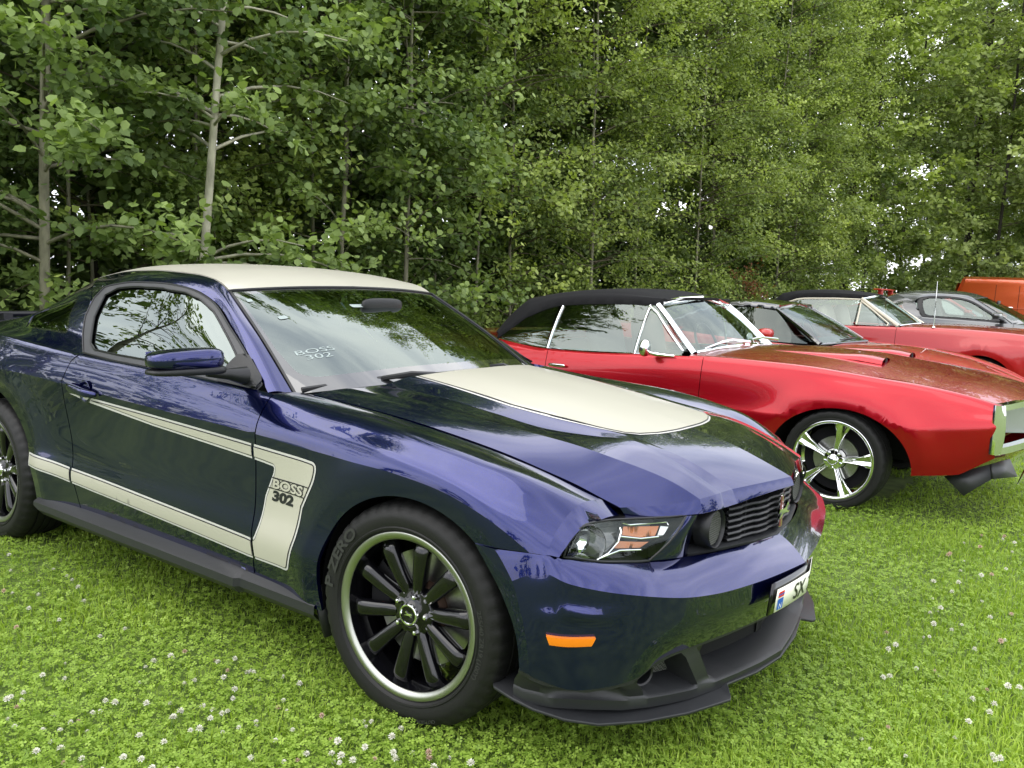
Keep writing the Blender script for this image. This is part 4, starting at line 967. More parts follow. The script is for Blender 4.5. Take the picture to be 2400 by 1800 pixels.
def tree(x, y, h, r, nl, ns, nlf, lsize, lm, bark='bark', trunk=.05, lean=(0, 0), near=False, z0=.35, bias=.5, label=None, group=None, seed=0, name='tree', indiv=0, top=.75, tint=(.0, 1.), limbr=.012, cat='tree', crownpow=.5):
    R = np.random.default_rng(seed+101)
    root = empty(name, (x, y, 0), 0, label, cat, group)
    zs = np.linspace(0, h, 10); wob = np.cumsum(R.normal(0, .03, (10, 2)), 0)*(h/9)**.5
    tx = lean[0]*zs+wob[:, 0]; ty = lean[1]*zs+wob[:, 1]
    MB().tube([(a, b, c) for a, b, c in zip(tx, ty, zs)], [trunk*(1-.75*z/h) for z in zs], 9).build('trunk', M[bark], root, smooth=180)
    hz = z0+(h*.97-z0)*R.random(nl)**.9; az = R.uniform(-math.pi, math.pi, nl); 
    flip = R.random(nl) < bias; az = np.where(flip, R.normal(-.25, .8, nl), az)
    t = hz/h; prof = np.where(t < top, 1.0, ((1-t)/(1-top))**crownpow)*(.75+.25*np.minimum(1, t/.12))
    ln = r*prof*R.uniform(.55, 1.1, nl); ln = np.maximum(ln, .25)
    O = np.stack([np.interp(hz, zs, tx), np.interp(hz, zs, ty), hz], 1); up = R.uniform(.15, .75, nl)
    H = np.stack([np.cos(az), np.sin(az), np.zeros(nl)], 1)
    def limb(i, s): # s in 0..1
        s = np.asarray(s)[..., None]; return O[i]+H[i]*(ln[i, None]*s)+np.array([0, 0, 1.])*(ln[i, None]*(up[i, None]*s-.38*s*s))
    tb = MB()
    if limbr:
        for i in range(nl):
            pts = limb(np.full(5, i), np.linspace(0, 1, 5)); tb.tube([tuple(p) for p in pts], [limbr*(1.3-1.0*q)*(.6+ln[i]/max(r, .1)*.4) for q in np.linspace(0, 1, 5)], 4, cap=False)
        b_ = tb.build('branches', M[bark] if near else M['twig'], root, smooth=180); 
        if nl > 1: b_['kind'] = 'stuff'
    I = np.repeat(np.arange(nl), ns); sp_ = R.uniform(.25, 1.05, nl*ns); base = limb(I, sp_)
    a2 = az[I]+R.normal(0, .95, nl*ns); tl = .18+.22*R.random(nl*ns)+.06*r
    TD = np.stack([np.cos(a2), np.sin(a2), R.normal(.15, .35, nl*ns)], 1)
    J = np.repeat(np.arange(nl*ns), nlf); q = R.uniform(0, 1, len(J))
    P = base[J]+TD[J]*(tl[J]*q)[:, None]+R.normal(0, .035+.012*r, (len(J), 3))
    D = nrm(TD[J])*.7+R.normal(0, .55, (len(J), 3))+np.array([0, 0, -.25]); NV = np.array([.25, -.15, .75])+R.normal(0, .45, (len(J), 3))
    ok = P[:, 2] > .06; P, D, NV, J = P[ok], D[ok], NV[ok], J[ok]
    V, F, k = leaves(P, D, NV, lsize, near, R)
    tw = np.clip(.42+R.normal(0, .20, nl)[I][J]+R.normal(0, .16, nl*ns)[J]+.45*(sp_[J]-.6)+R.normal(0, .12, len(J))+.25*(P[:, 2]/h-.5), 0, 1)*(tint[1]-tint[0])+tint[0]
    keep = None
    if indiv:
        # the leaves nearest the camera become objects of their own
        d = np.linalg.norm(P+np.array([x, y, 0])-np.array(CAM), axis=1); vis = (P[:, 2] > 1.0) & (P[:, 2] < 4.2)
        order = np.argsort(np.where(vis, d, 1e9))[:indiv]; keep = np.ones(len(P), bool); keep[order] = False
    Vk = V.reshape(len(P), k, 3)
    kk = keep if keep is not None else np.ones(len(P), bool)
    n = int(kk.sum()); T = F.reshape(len(P), -1, 3)[0]
    Fk = (T[None]+(np.arange(n)*k)[:, None, None]).reshape(-1, 3)
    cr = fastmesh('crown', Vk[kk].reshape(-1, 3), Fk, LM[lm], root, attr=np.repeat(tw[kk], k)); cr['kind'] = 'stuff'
    if keep is not None:
        Dn = nrm(D); NN = nrm(NV-Dn*np.sum(NV*Dn, 1, keepdims=True)); BB = np.cross(NN, Dn)
        L_ = np.array([(0, 0, 0), (.22, .40, -.06), (.62, .36, -.05), (1, 0, -.06), (.62, -.36, -.05), (.22, -.40, -.06)])
        mes = []
        for v in (.35, .6, .85):
            me = bpy.data.meshes.new('leaf'); me.from_pydata(L_.tolist(), [], [(0, 1, 2, 3), (0, 3, 4, 5)]); a = me.attributes.new('tint', 'FLOAT', 'POINT'); a.data.foreach_set('value', np.full(6, v, np.float32)); me.materials.append(LM[lm]); mes.append(me)
        for i in np.nonzero(~keep)[0]:
            o = bpy.data.objects.new('leaf', mes[int(i) % 3]); COL.objects.link(o); o.parent = cr; s = lsize*R.uniform(.8, 1.25)
            o.matrix_local = Matrix(((Dn[i, 0]*s, BB[i, 0]*s, NN[i, 0]*s, P[i, 0]), (Dn[i, 1]*s, BB[i, 1]*s, NN[i, 1]*s, P[i, 1]), (Dn[i, 2]*s, BB[i, 2]*s, NN[i, 2]*s, P[i, 2]), (0, 0, 0, 1)))
    return root
Gp = 'trees of the woodland edge behind the cars'
# four young aspens whose trunks show behind the blue coupe
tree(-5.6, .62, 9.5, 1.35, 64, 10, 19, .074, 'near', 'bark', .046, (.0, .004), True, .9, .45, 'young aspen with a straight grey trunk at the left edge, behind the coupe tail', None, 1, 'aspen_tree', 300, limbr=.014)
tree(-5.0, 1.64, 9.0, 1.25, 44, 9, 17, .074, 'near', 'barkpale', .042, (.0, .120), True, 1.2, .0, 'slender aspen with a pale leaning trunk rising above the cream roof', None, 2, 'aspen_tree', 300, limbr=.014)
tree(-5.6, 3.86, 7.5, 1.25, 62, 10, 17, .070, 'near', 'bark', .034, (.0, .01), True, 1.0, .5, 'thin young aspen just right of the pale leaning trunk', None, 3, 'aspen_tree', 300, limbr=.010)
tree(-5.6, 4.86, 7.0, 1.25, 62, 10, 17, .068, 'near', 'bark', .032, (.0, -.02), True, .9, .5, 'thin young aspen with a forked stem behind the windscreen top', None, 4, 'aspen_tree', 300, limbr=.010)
R = np.random.default_rng(5)
# thicket that fills the edge behind and between them
nearpos = [(-7.3, -1.0), (-6.7, .1), (-6.6, 1.35), (-6.5, 2.75), (-6.4, 4.3), (-6.2, 5.5), (-5.7, 6.5), (-6.9, 7.0), (-7.4, 2.1), (-7.3, 3.5)]
for i, (a, b) in enumerate(nearpos):
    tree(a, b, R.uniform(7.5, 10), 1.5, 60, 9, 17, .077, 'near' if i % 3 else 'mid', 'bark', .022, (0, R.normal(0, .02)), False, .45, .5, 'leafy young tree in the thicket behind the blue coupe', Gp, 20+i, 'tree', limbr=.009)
for i in range(11):
    b = 7.6+i*1.42; a = -5.9+.5*math.sin(i*1.9)
    tree(a, b+R.normal(0, .15), R.uniform(8.5, 11), 1.75, 88, 11, 20, .064 if i < 5 else .070, 'mid', 'bark', .026, (R.normal(0, .01), R.normal(0, .03)), False, .35, .55, 'leafy small tree in the thicket behind the red cars', Gp, 40+i, 'tree', limbr=.010)
# deeper, darker rows close the wood
for i in range(15):
    b = -1.2+i*1.9; a = -8.4-.9*(i % 2)
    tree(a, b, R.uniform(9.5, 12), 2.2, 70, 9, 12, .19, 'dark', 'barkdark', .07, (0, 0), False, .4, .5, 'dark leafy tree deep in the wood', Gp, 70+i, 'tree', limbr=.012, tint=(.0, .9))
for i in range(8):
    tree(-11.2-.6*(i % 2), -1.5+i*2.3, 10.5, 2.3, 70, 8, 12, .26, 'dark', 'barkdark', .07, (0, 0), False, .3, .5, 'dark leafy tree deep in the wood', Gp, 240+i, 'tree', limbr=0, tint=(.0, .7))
for i, (a, b, c_) in enumerate([(-8.0, .2, 9), (-3.0, 41, 15), (.8, 41, 15), (4.5, 42, 15), (-7, 44, 17), (-8.6, 9.2, 12), (-8.4, 11.6, 12), (-8.2, 14.6, 12), (-8.0, 17.6, 13), (-7.8, 20.4, 13)]):
    tree(a, b, c_, 2.0 if i == 0 or i > 4 else 3.6, 95, 8, 12, .17 if i == 0 or i > 4 else .36, 'dark' if i == 0 or i > 4 else 'mid', 'barkdark', .08, (0, 0), False, .3, .4, 'dark leafy tree deep in the wood' if i == 0 or i > 4 else 'pale leafy tree in the tall wood beyond the orange van', Gp, 270+i, 'tree', limbr=0)
# tall trees at the right, closing the row
big = [(-6.6, 22.4, 12, 2.3, 'mid', 'barkdark', .17, 'tall tree with a thick dark trunk behind the low red coupe'), (-6.2, 25.6, 13, 2.5, 'far', 'barkdark', .15, 'broad pale green willow left of the orange van'),
       (-6.4, 30.0, 14, 2.8, 'far', 'birch', .14, 'birch with a white trunk beside the orange van'), (-3.4, 29.5, 14, 2.9, 'far', 'barkdark', .15, 'willow with fine pale foliage directly above the orange van'),
       (-.6, 31.5, 14, 3.0, 'far', 'birch', .14, 'birch at the right edge of the view behind the orange van'), (-9.5, 33.0, 16, 3.2, 'mid', 'barkdark', .2, 'tallest tree behind the willow in the distance'), (2.6, 33.5, 14, 3.0, 'far', 'barkdark', .15, 'willow just past the right end of the row'), (-4.5, 36, 17, 3.4, 'mid', 'barkdark', .2, 'tall dark tree standing behind the white birch')]
for i, (a, b) in enumerate([(-5.2, 23.9), (-5.0, 27.4), (-2.2, 28.0), (.3, 28.6), (2.2, 30.2), (4.6, 32.0), (-7.8, 27.5), (-1.0, 34.5), (-6.5, 38.5), (1.5, 37.5), (5.5, 36.5), (-.8, 26.6), (1.0, 33.5), (-3.5, 33.0)]):
    tree(a, b, 12.5+(i % 3), 2.8, 100, 9, 14, .16, 'far' if i % 2 else 'mid', 'barkdark', .06, (0, 0), False, .3, .45, 'pale leafy tree in the tall wood beyond the orange van', Gp, 210+i, 'tree', limbr=.010, top=.7, crownpow=.5)
for i, (a, b, h, r, lm, bk, tk, lb) in enumerate(big):
    tree(a, b, h, r, 120, 10, 16, .115 if lm == 'far' else .12, lm, bk, tk, (0, 0), False, .9 if i < 2 else .4, .35, lb, None, 90+i, 'tree', limbr=.012, top=.7, crownpow=.5)
tree(-5.3, 14.6, 1.7, .55, 22, 5, 9, .05, 'rusty', 'twig', .012, (0, 0), False, .2, .5, 'small shrub with rusty red leaves at the foot of the thicket', None, 140, 'shrub', cat='shrub', limbr=.004)
# bare dead branches low on the willow
db = empty('dead_branch', (-5.6, 20.6, 2.3), 0, 'bare grey dead branch with forked twigs low in front of the tall trees', 'branch')
m = MB(); Rr = random.Random(3)
def fork(p, d, l, r, n):
    q = p+d*l; m.tube([p, (p+q)/2+Vector((0, 0, .04*l)), q], [r, r*.8, r*.6], 5, cap=False)
    if n:
        for _ in range(3):
            e = (d+Vector((Rr.gauss(0, .35), Rr.gauss(0, .5), Rr.gauss(.05, .45)))).normalized(); fork(p+d*l*Rr.uniform(.5, 1), e, l*Rr.uniform(.5, .8), r*.6, n-1)
fork(Vector((0, 0, 0)), Vector((.5, .8, .25)).normalized(), .9, .03, 3); m.build('twigs', M['barkpale'], db, smooth=180)
# trees out of view on the camera's side: they are what the glass and paint reflect
tree(-9.0, -4.6, 7.5, 2.0, 46, 6, 10, .12, 'mid', 'bark', .08, (0, 0), False, 1.8, .2, 'loose young tree beyond the tail of the blue coupe', None, 150, 'tree', limbr=.015)
for i in range(16):
    a = rad(-165+i*13.5); d = 48+6*math.sin(i*2.3)
    tree(d*math.cos(a)+2, d*math.sin(a)-3, 6.5+2*math.sin(i*3.1), 4.4, 30, 6, 8, .55, 'dark', 'barkdark', .25, (0, 0), False, .5, .2, 'tree on the far side of the field', 'trees round the far side of the field', 160+i, 'tree', limbr=0, top=.4, tint=(.1, .8))
# undergrowth along the foot of the wood
def undergrowth():
    R = np.random.default_rng(31); n = 26000
    P = np.stack([R.normal(-5.35, .45, n), R.uniform(-3, 27, n), np.abs(R.normal(0, .42, n))*(.6+.8*R.random(n))], 1); P[:, 2] = np.minimum(P[:, 2], 1.25)
    D = R.normal(0, 1, (n, 3)); D[:, 2] = D[:, 2]*.4; NV = np.array([.3, 0, .9])+R.normal(0, .4, (n, 3))
    V, F, k = leaves(P, D, NV, .075, False, R)
    o = fastmesh('undergrowth', V, F, LM['mid'], attr=np.repeat(np.clip(R.normal(.4, .25, n), 0, 1), k)); tag(o, 'low weeds and nettles along the foot of the thicket', 'undergrowth', kind='stuff')
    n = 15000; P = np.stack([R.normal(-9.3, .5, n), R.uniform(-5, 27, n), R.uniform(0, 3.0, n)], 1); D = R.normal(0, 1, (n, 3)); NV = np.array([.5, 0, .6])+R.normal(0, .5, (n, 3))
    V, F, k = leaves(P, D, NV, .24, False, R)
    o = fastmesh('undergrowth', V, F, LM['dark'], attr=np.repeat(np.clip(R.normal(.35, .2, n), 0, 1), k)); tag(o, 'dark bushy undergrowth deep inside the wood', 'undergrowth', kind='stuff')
undergrowth()
# ------------------------------------------------------------------ lawn
gm = mat('lawn soil', (.09, .15, .025), .95); addnoise(gm, 9, .35, .3, col2=(.14, .20, .04))
g = MB().grid([[(x, y, -.002) for x in np.linspace(-90, 90, 9)] for y in np.linspace(-90, 110, 9)]).build('lawn_ground', gm); g['kind'] = 'structure'
def inview(P, mgn=.06):
    d = P-np.array(CAM); f = np.array(_f); r = np.array(_rt); u = np.array(_up); z = d @ f
    return (z > .5) & (np.abs(d @ r)/z < .6+mgn) & (np.abs(d @ u)/z < .45+mgn)
def noise2(x, y, s, seed):
    R = np.random.default_rng(seed); g_ = R.random((64, 64)); X = (x*s) % 64; Y = (y*s) % 64; i = X.astype(int); j = Y.astype(int); a = X-i; b = Y-j; a = a*a*(3-2*a); b = b*b*(3-2*b); i2 = (i+1) % 64; j2 = (j+1) % 64
    return g_[i, j]*(1-a)*(1-b)+g_[i2, j]*a*(1-b)+g_[i, j2]*(1-a)*b+g_[i2, j2]*a*b
def scatter(n, R, dmax=9.0, pw=1.0):
    # denser near the camera
    out = []
    while sum(len(o) for o in out) < n:
        az = R.uniform(rad(88), rad(165), n*2); dist = 1.25+(dmax-1.25)*R.random(n*2)**pw
        P = np.stack([CAM.x+dist*np.cos(az), CAM.y+dist*np.sin(az), np.zeros(n*2)], 1); P = P[inview(P)]; out.append(P)
    return np.concatenate(out)[:n]
def under(P, mg=0.):  # well inside a car's footprint
    r = np.zeros(len(P), bool)
    for cx, cy in ((0, 0), (.2, 3.6), (-.1, 6.7), (.1, 9.7)): r |= (P[:, 0] < cx+.25-mg) & (P[:, 0] > cx-3.5) & (np.abs(P[:, 1]-cy) < .42-mg)
    return r
def lawn():
    R = np.random.default_rng(77); n = 215000
    P = scatter(n, R, 9.5, 1.25); P = P[~under(P)]; dist = np.linalg.norm(P[:, :2]-np.array(CAM)[:2], axis=1)
    cl = noise2(P[:, 0], P[:, 1], 1.3, 3)*.6+noise2(P[:, 0], P[:, 1], 4.1, 4)*.4
    side = np.clip((P[:, 0]-P[:, 1]*.0-.4)/1.4, 0, 1)    # the right of the picture has more grass, the left more clover
    keep = R.random(len(P)) < np.clip(.40+.9*side-(cl-.5)*1.6, .22, 1); P = P[keep]; dist = dist[keep]; cl = cl[keep]
    n = len(P); hgt = (.020+.024*R.random(n))*(.8+.5*noise2(P[:, 0], P[:, 1], 2.2, 9)); az = R.uniform(0, 2*math.pi, n); ln = R.uniform(.15, .95, n)*hgt
    H = np.stack([np.cos(az), np.sin(az), np.zeros(n)], 1); S_ = np.stack([-np.sin(az+R.normal(0, .6, n)), np.cos(az), np.zeros(n)], 1); w = (.0013+.0009*R.random(n))*(1+dist*.13)
    b0 = P-S_*w[:, None]; b1 = P+S_*w[:, None]; mz = np.array([0, 0, 1.])
    m0 = P+H*(ln*.35)[:, None]+mz*(hgt*.6)[:, None]; m1 = m0+S_*(w*.8)[:, None]; m0 = m0-S_*(w*.8)[:, None]; tp = P+H*ln[:, None]+mz*(hgt*(1-.25*ln/hgt))[:, None]
    V = np.stack([b0, b1, m0, m1, tp], 1).reshape(-1, 3); T = np.array([(0, 1, 3), (0, 3, 2), (2, 3, 4)]); F = (T[None]+(np.arange(n)*5)[:, None, None]).reshape(-1, 3)
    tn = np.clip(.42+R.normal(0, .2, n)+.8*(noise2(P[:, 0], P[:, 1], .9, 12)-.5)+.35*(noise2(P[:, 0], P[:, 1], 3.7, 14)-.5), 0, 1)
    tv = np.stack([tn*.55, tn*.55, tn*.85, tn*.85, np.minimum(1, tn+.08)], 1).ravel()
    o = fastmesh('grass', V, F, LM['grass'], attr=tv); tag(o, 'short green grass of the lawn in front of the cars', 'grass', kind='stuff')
    # clover
    n = 95000; P = scatter(n, R, 7.5, 1.35); P = P[~under(P)]; cl = noise2(P[:, 0], P[:, 1], 1.3, 3)*.6+noise2(P[:, 0], P[:, 1], 4.1, 4)*.4; side = np.clip((P[:, 0]-.4)/1.4, 0, 1)
    P = P[R.random(len(P)) < np.clip(.95-.70*side+(cl-.5)*1.5, .10, 1)]; n = len(P)
    P[:, 2] = .014+.030*R.random(n)*(.7+.6*noise2(P[:, 0], P[:, 1], 3, 6)); tilt = R.normal(0, .28, (n, 3)); NV = nrm(np.array([0, 0, 1.])+tilt); a0 = R.uniform(0, 2*math.pi, n)
    VV = []; FF = []; TT = []; dist = np.linalg.norm(P[:, :2]-np.array(CAM)[:2], axis=1); sz = R.uniform(.0055, .0105, n)*(1+.05*dist); tn = np.clip(.46+R.normal(0, .2, n)+.7*(noise2(P[:, 0], P[:, 1], .9, 12)-.5), 0, 1)
    L_ = np.array([(0, 0, 0), (.75, .52, .04), (1.02, 0, .0), (.75, -.52, .04)]); T = np.array([(0, 1, 2), (0, 2, 3)])
    for k in range(3):
        a = a0+k*2.094; D = np.stack([np.cos(a), np.sin(a), np.zeros(n)], 1); D = nrm(D-NV*np.sum(D*NV, 1, keepdims=True)); B = np.cross(NV, D)
        V = P[:, None]+sz[:, None, None]*(L_[None, :, 0:1]*D[:, None]+L_[None, :, 1:2]*B[:, None]+L_[None, :, 2:3]*NV[:, None]); VV.append(V.reshape(-1, 3)); FF.append((T[None]+(np.arange(n)*4)[:, None, None]).reshape(-1, 3)+k*n*4); TT.append(np.repeat(tn, 4))
    o = fastmesh('clover', np.concatenate(VV), np.concatenate(FF), LM['clover'], attr=np.concatenate(TT)); tag(o, 'white clover leaves growing through the lawn', 'clover', kind='stuff')
lawn()
# clover flowers, each one a thing
M['petal'] = addnoise(mat('clover petals', (.66, .66, .50), .7), 300, .3, 0, col2=(.80, .78, .70)); M['petal2'] = addnoise(mat('faded clover petals', (.42, .22, .12), .8), 300, .3, 0, col2=(.66, .52, .42)); M['stem'] = mat('flower stem', (.09, .17, .03), .7)
def flower_mesh(seed, pm, r=.0085):
    R = random.Random(seed); m = MB(); h = .052
    m.tube([(0, 0, 0), (.003, .001, h*.5), (0, 0, h-.003)], .0011, 4, cap=False); ns = len(m.F)
    for i in range(24):
        t = (i+.5)/24; z = 1-1.55*t; a = i*2.39996; q = math.sqrt(max(0, 1-z*z)); d = Vector((q*math.cos(a), q*math.sin(a), z)); s = Vector((-math.sin(a), math.cos(a), 0)); c = Vector((0, 0, h)); u = d.cross(s)
        L1 = r*R.uniform(.95, 1.2); w = r*.24
        m.add([c+d*r*.25-s*w, c+d*r*.25+s*w, c+d*L1+s*w*.6+u*w*.4, c+d*L1-s*w*.6+u*w*.4], [(0, 1, 2, 3)])
    me = bpy.data.meshes.new('clover_flower'); me.from_pydata([tuple(v) for v in m.V], [], m.F); me.materials.append(M['stem']); me.materials.append(pm); me.polygons.foreach_set('material_index', [0]*ns+[1]*(len(m.F)-ns)); return me
fm = [flower_mesh(i, M['petal'], .0092) for i in range(3)]; fm2 = [flower_mesh(9, M['petal2'], .009)]
Rf = np.random.default_rng(19); Q = scatter(9000, Rf, 7.5, .72); Q = Q[((Q[:, 1] < -.98) | (Q[:, 0] > 1.0)) & ((Q[:, 1] < 2.6) | (Q[:, 0] > 1.25))]
cl = noise2(Q[:, 0], Q[:, 1], .8, 21); Q = Q[Rf.random(len(Q)) < np.clip((cl-.15)*.9, .12, .8)][:298]
for i, p in enumerate(Q):
    old = i % 7 == 0; o = bpy.data.objects.new('clover_flower', (fm2[0] if old else fm[i % 3])); COL.objects.link(o); s = Rf.uniform(.55, 1.05)*(1+.04*np.linalg.norm(p[:2]-np.array(CAM)[:2]))
    o.location = (p[0], p[1], 0); o.rotation_euler = (Rf.normal(0, .2), Rf.normal(0, .2), Rf.uniform(0, 6.28)); o.scale = (s, s, s*Rf.uniform(.75, 1.05))
    tag(o, 'faded brownish pink clover flower head in the lawn' if old else 'round white clover flower head in the lawn', 'flower', 'faded clover flowers in the lawn' if old else 'white clover flowers in the lawn')
# ================================================================== OTHER CARS
M['crimson'] = paint('crimson metallic paint', (.34, .0012, .007), (.46, .0025, .012), .6, .24, 1.36)
M['redp'] = paint('bright red paint', (.40, .004, .003), (.46, .006, .004), .1, .35, 1.42)
M['red3'] = paint('red enamel', (.34, .003, .005), (.40, .005, .007), .2, .35, 1.4)
M['gunmetal'] = paint('dark grey metallic paint', (.050, .052, .058), (.10, .105, .11), .5, .32, 1.6)
M['orange'] = paint('burnt orange metallic paint', (.42, .052, .010), (.55, .085, .016), .4, .35, 1.5)
M['blackroof'] = mat('gloss black roof', (.006, .007, .006), .06, 0, 1, 1.9, .01)
M['canvas'] = addnoise(mat('black canvas soft top', (.010, .010, .011), .85, spec=.2), 260, .35, .5, detail=6)
M['greyplastic'] = mat('dark grey valance', (.022, .023, .025), .5)
M['silverg'] = mat('silver grille shell', (.42, .44, .44), .35, .6)
M['glass2'] = glass('clear window glass', (.60, .66, .64), 2.0)
M['glass3'] = glass('dark tinted glass', (.10, .12, .115), 1.7)
M['whitetrim'] = mat('ivory interior trim', (.62, .58, .47), .5)
M['tan'] = mat('ivory seat vinyl', (.50, .45, .36), .5)
class CarNet(SideNet): pass
def gcar(sp, parent, mt):
    """body of a car from a table of stations; returns the nets"""
    T = np.array(sp['st'], float)      # x, zb, sb, zc, sc, zt, st_, zg, sg
    x, zb, sb, zc, sc, zt, st_, zg, sg_ = T.T; rows = []
    rows.append((sb, zb)); rows.append((sb*.45+sc*.55, zb+(zc-zb)*.3)); rows.append((sb*.12+sc*.88, zb+(zc-zb)*.68)); rows.append((sc, zc))
    rows.append((sc-.006, zc+.03)); rows.append((sc*.62+st_*.38, zc+(zt-zc)*.52)); rows.append((sc*.30+st_*.70, zc+(zt-zc)*.84)); rows.append((st_, zt)); rows.append(((st_+sg_)/2, (zt+zg)/2+.004)); rows.append((sg_, zg))
    vk = [0, .09, .2, .3, .335, .43, .53, .59, .63, .67]
    net = CarNet([[(a, s, z) for a, s, z in zip(x, S_, Z_)] for S_, Z_ in rows], uk=x, vk=vk, vc=(3,) if sp.get('crease', 1) else ())
    net.flares = tuple((*a, .014) for a in sp['arches'])
    hi = 7; cr = vk[7]; gv = vk[9]
    sv2 = lambda pts: [tuple(p) for p in np.stack([np.array(pts)[:, 0], net.vz(np.array(pts)[:, 0], np.array(pts)[:, 1], 0, hi)], 1)]
    zbot = lambda q: float(np.interp(q, x, zb))+.003
    fa, ra = sp['arches']; df, drr = sp['door']; xf, xr = x[-1]-.002, x[0]+.002; cw = sp['cowl']
    for mir in (False, True):
        f = sv2([(df, zbot(df)), (fa[0]-fa[2]*.98, zbot(df))]+arc(fa, 190, -6, 40)+[(a, zbot(a)) for a in np.linspace(fa[0]+fa[2]+.03, xf, 8)])
        f += [(xf, v) for v in np.linspace(.1, gv, 8)][1:]+[(a, gv) for a in np.linspace(xf, cw, 20)][1:]+[(cw, cr), (df, cr)]+[(df, v) for v in np.linspace(cr, .02, 12)][1:]
        panel('fender', net, f, mt, parent, feats=[sv2(arc(fa, 172, 8, 40, grow=.055))], h=sp.get('h', .05), flange=.015, mirror=mir)
        d = [(a, vk[0]+.005) for a in np.linspace(drr+.005, df-.005, 14)]+[(df-.005, cr)]+[(a, cr) for a in np.linspace(df-.03, drr+.005, 14)]
        panel('door', net, d, mt, parent, feats=[[(a, vk[3]) for a in np.linspace(drr+.02, df-.02, 12)]], h=sp.get('h', .05), flange=.012, mirror=mir)
        q = sv2([(xr, zbot(xr))]+[(a, zbot(a)) for a in np.linspace(xr, ra[0]-ra[2]-.03, 6)][1:]+arc(ra, 186, -10, 36)+[(drr, zbot(drr))])
        q += [(drr, v) for v in np.linspace(.02, cr, 12)][1:]+[(a, cr) for a in np.linspace(drr, sp['rearglass'], 10)][1:]+[(sp['rearglass'], gv)]+[(a, gv) for a in np.linspace(sp['rearglass'], xr, 12)][1:]+[(xr, v) for v in np.linspace(gv, .02, 8)][1:-1]
        panel('quarter_panel', net, q, mt, parent, feats=[sv2(arc(ra, 172, 8, 40, grow=.055))], h=sp.get('h', .05)*1.2, flange=.015, mirror=mir)
        s_ = 1 if mir else -1
        for a in (fa, ra):
            w = MB().lathe([(a[2], -.86), (a[2]+.01, -.80), (a[2]+.01, -.45), (.05, -.43)], 30, 'y', (a[0], 0, a[1]), rad(-4), rad(186))
            if mir: w.V = flipY(w.V)
            w.build('wheel_arch_liner', M['dark'], parent)
        us = np.linspace(df-.1, drr+.1, 6)
        MB().grid([[(a, s_*(float(np.interp(a, x, st_))-.05), z) for a in us] for z in (.3, .8)]).build('inner_panel', M['dark'], parent)
    mid = (sp['st'][0][0]+sp['st'][-1][0])/2
    MB().box((mid, 0, .36), (2.0, 1.35, .16)).box((fa[0], 0, .5), (.9, .8, .35)).box((ra[0], 0, .5), (.9, .8, .3)).build('underbody', M['dark'], parent)
    # hood
    xs = [a for a in np.linspace(cw, xf, 9)]
    g = [net(a, gv)[0] for a in xs]; ch = sp['hood']  # centre line (x, z)
    hx = np.linspace(ch[0][0], ch[-1][0], 9); hz = np.interp(hx, [c_[0] for c_ in ch], [c_[1] for c_ in ch])
    R0 = [(a, 0, b) for a, b in zip(hx, hz)]
    def mixr(t, lift): return [(c0[0]*(1-t**1.6)+p[0]*t**1.6, p[1]*t, c0[2]*(1-t)+p[2]*t+lift) for c0, p in zip(R0, g)]
    HN = Net([R0, mixr(.3, .008), mixr(.6, .012), mixr(.85, .006), [(p[0], p[1]-.004, p[2]) for p in g]])
    for mir in (False, True): panel('hood', HN, [(0, 0), (HN.uk[-1], 0), (HN.uk[-1], HN.vk[-1]), (0, HN.vk[-1])], mt, parent, h=.06, flange=.012, hint=(0, 0, 1), mirror=mir)
    # tail
    xs = np.linspace(sp['rearglass'], xr, 6); g = [net(a, gv)[0] for a in xs]; tx = sp['tail']
    DN = Net([[(a-.02, 0, zt_) for a, zt_ in zip(np.linspace(sp['rearglass'], tx, 6), np.interp(np.linspace(0, 1, 6), [0, 1], sp['deckz']))], [(a-.01*k_, p[1]*.6, p[2]+.02) for k_, (a, p) in enumerate(zip(xs, g))], [tuple(p) for p in g]])
    for mir in (False, True): netgrid('trunk_lid', DN, mt, parent, 8, 6, mirror=mir)
    e = [net(xr, v)[0] for v in np.linspace(0, gv, 7)]
    e2 = [(tx-.02, 0, z) for z in np.linspace(e[0][2], sp['deckz'][1], 7)]
    for mir in (False, True):
        s_ = 1 if mir else -1; MB().grid([[(p[0], s_*p[1], p[2]) for p in e], [((p[0]+b[0])/2-.05, s_*p[1]*.6, (p[2]+b[2])/2) for p, b in zip(e, e2)], e2]).build('rear_bumper', mt, parent)
    return net, HN
def wscreen(parent, bc, bs, tc_, ts, frame, gl, fr=.012, mid=.018):
    """windscreen from base centre / base corner / top centre / top corner (x, s, z)"""
    bc, bs, tc_, ts = map(np.array, (bc, bs, tc_, ts)); rows = []
    for t in (0, .5, 1):
        c_ = bc*(1-t)+tc_*t; s_ = bs*(1-t)+ts*t; b = 4*t*(1-t)*mid*np.array([.8, 0, .6])
        rows.append([c_+b, c_*.55+s_*.45+b+np.array([.02, 0, .004]), s_*.85+c_*.15+b*.8+np.array([.012, 0, .002]), s_+b*.5])
    WN = Net(rows)
    for mir in (False, True):
        panel('windscreen', WN, [(0, 0), (WN.uk[-1], 0), (WN.uk[-1], WN.vk[-1]), (0, WN.vk[-1])], gl, parent, h=.12, flange=0, hint=(1, 0, 1), mirror=mir)
        s_ = 1 if mir else -1
        P = [WN(u, 0)[0] for u in np.linspace(0, WN.uk[-1], 10)]+[WN(WN.uk[-1], v)[0] for v in np.linspace(0, WN.vk[-1], 8)][1:]+[WN(u, WN.vk[-1])[0] for u in np.linspace(WN.uk[-1], 0, 10)][1:]
        MB().tube([(p[0], s_*p[1], p[2]+.004) for p in P], fr, 8, cap=False).build('windscreen_frame', frame, parent)
    return WN
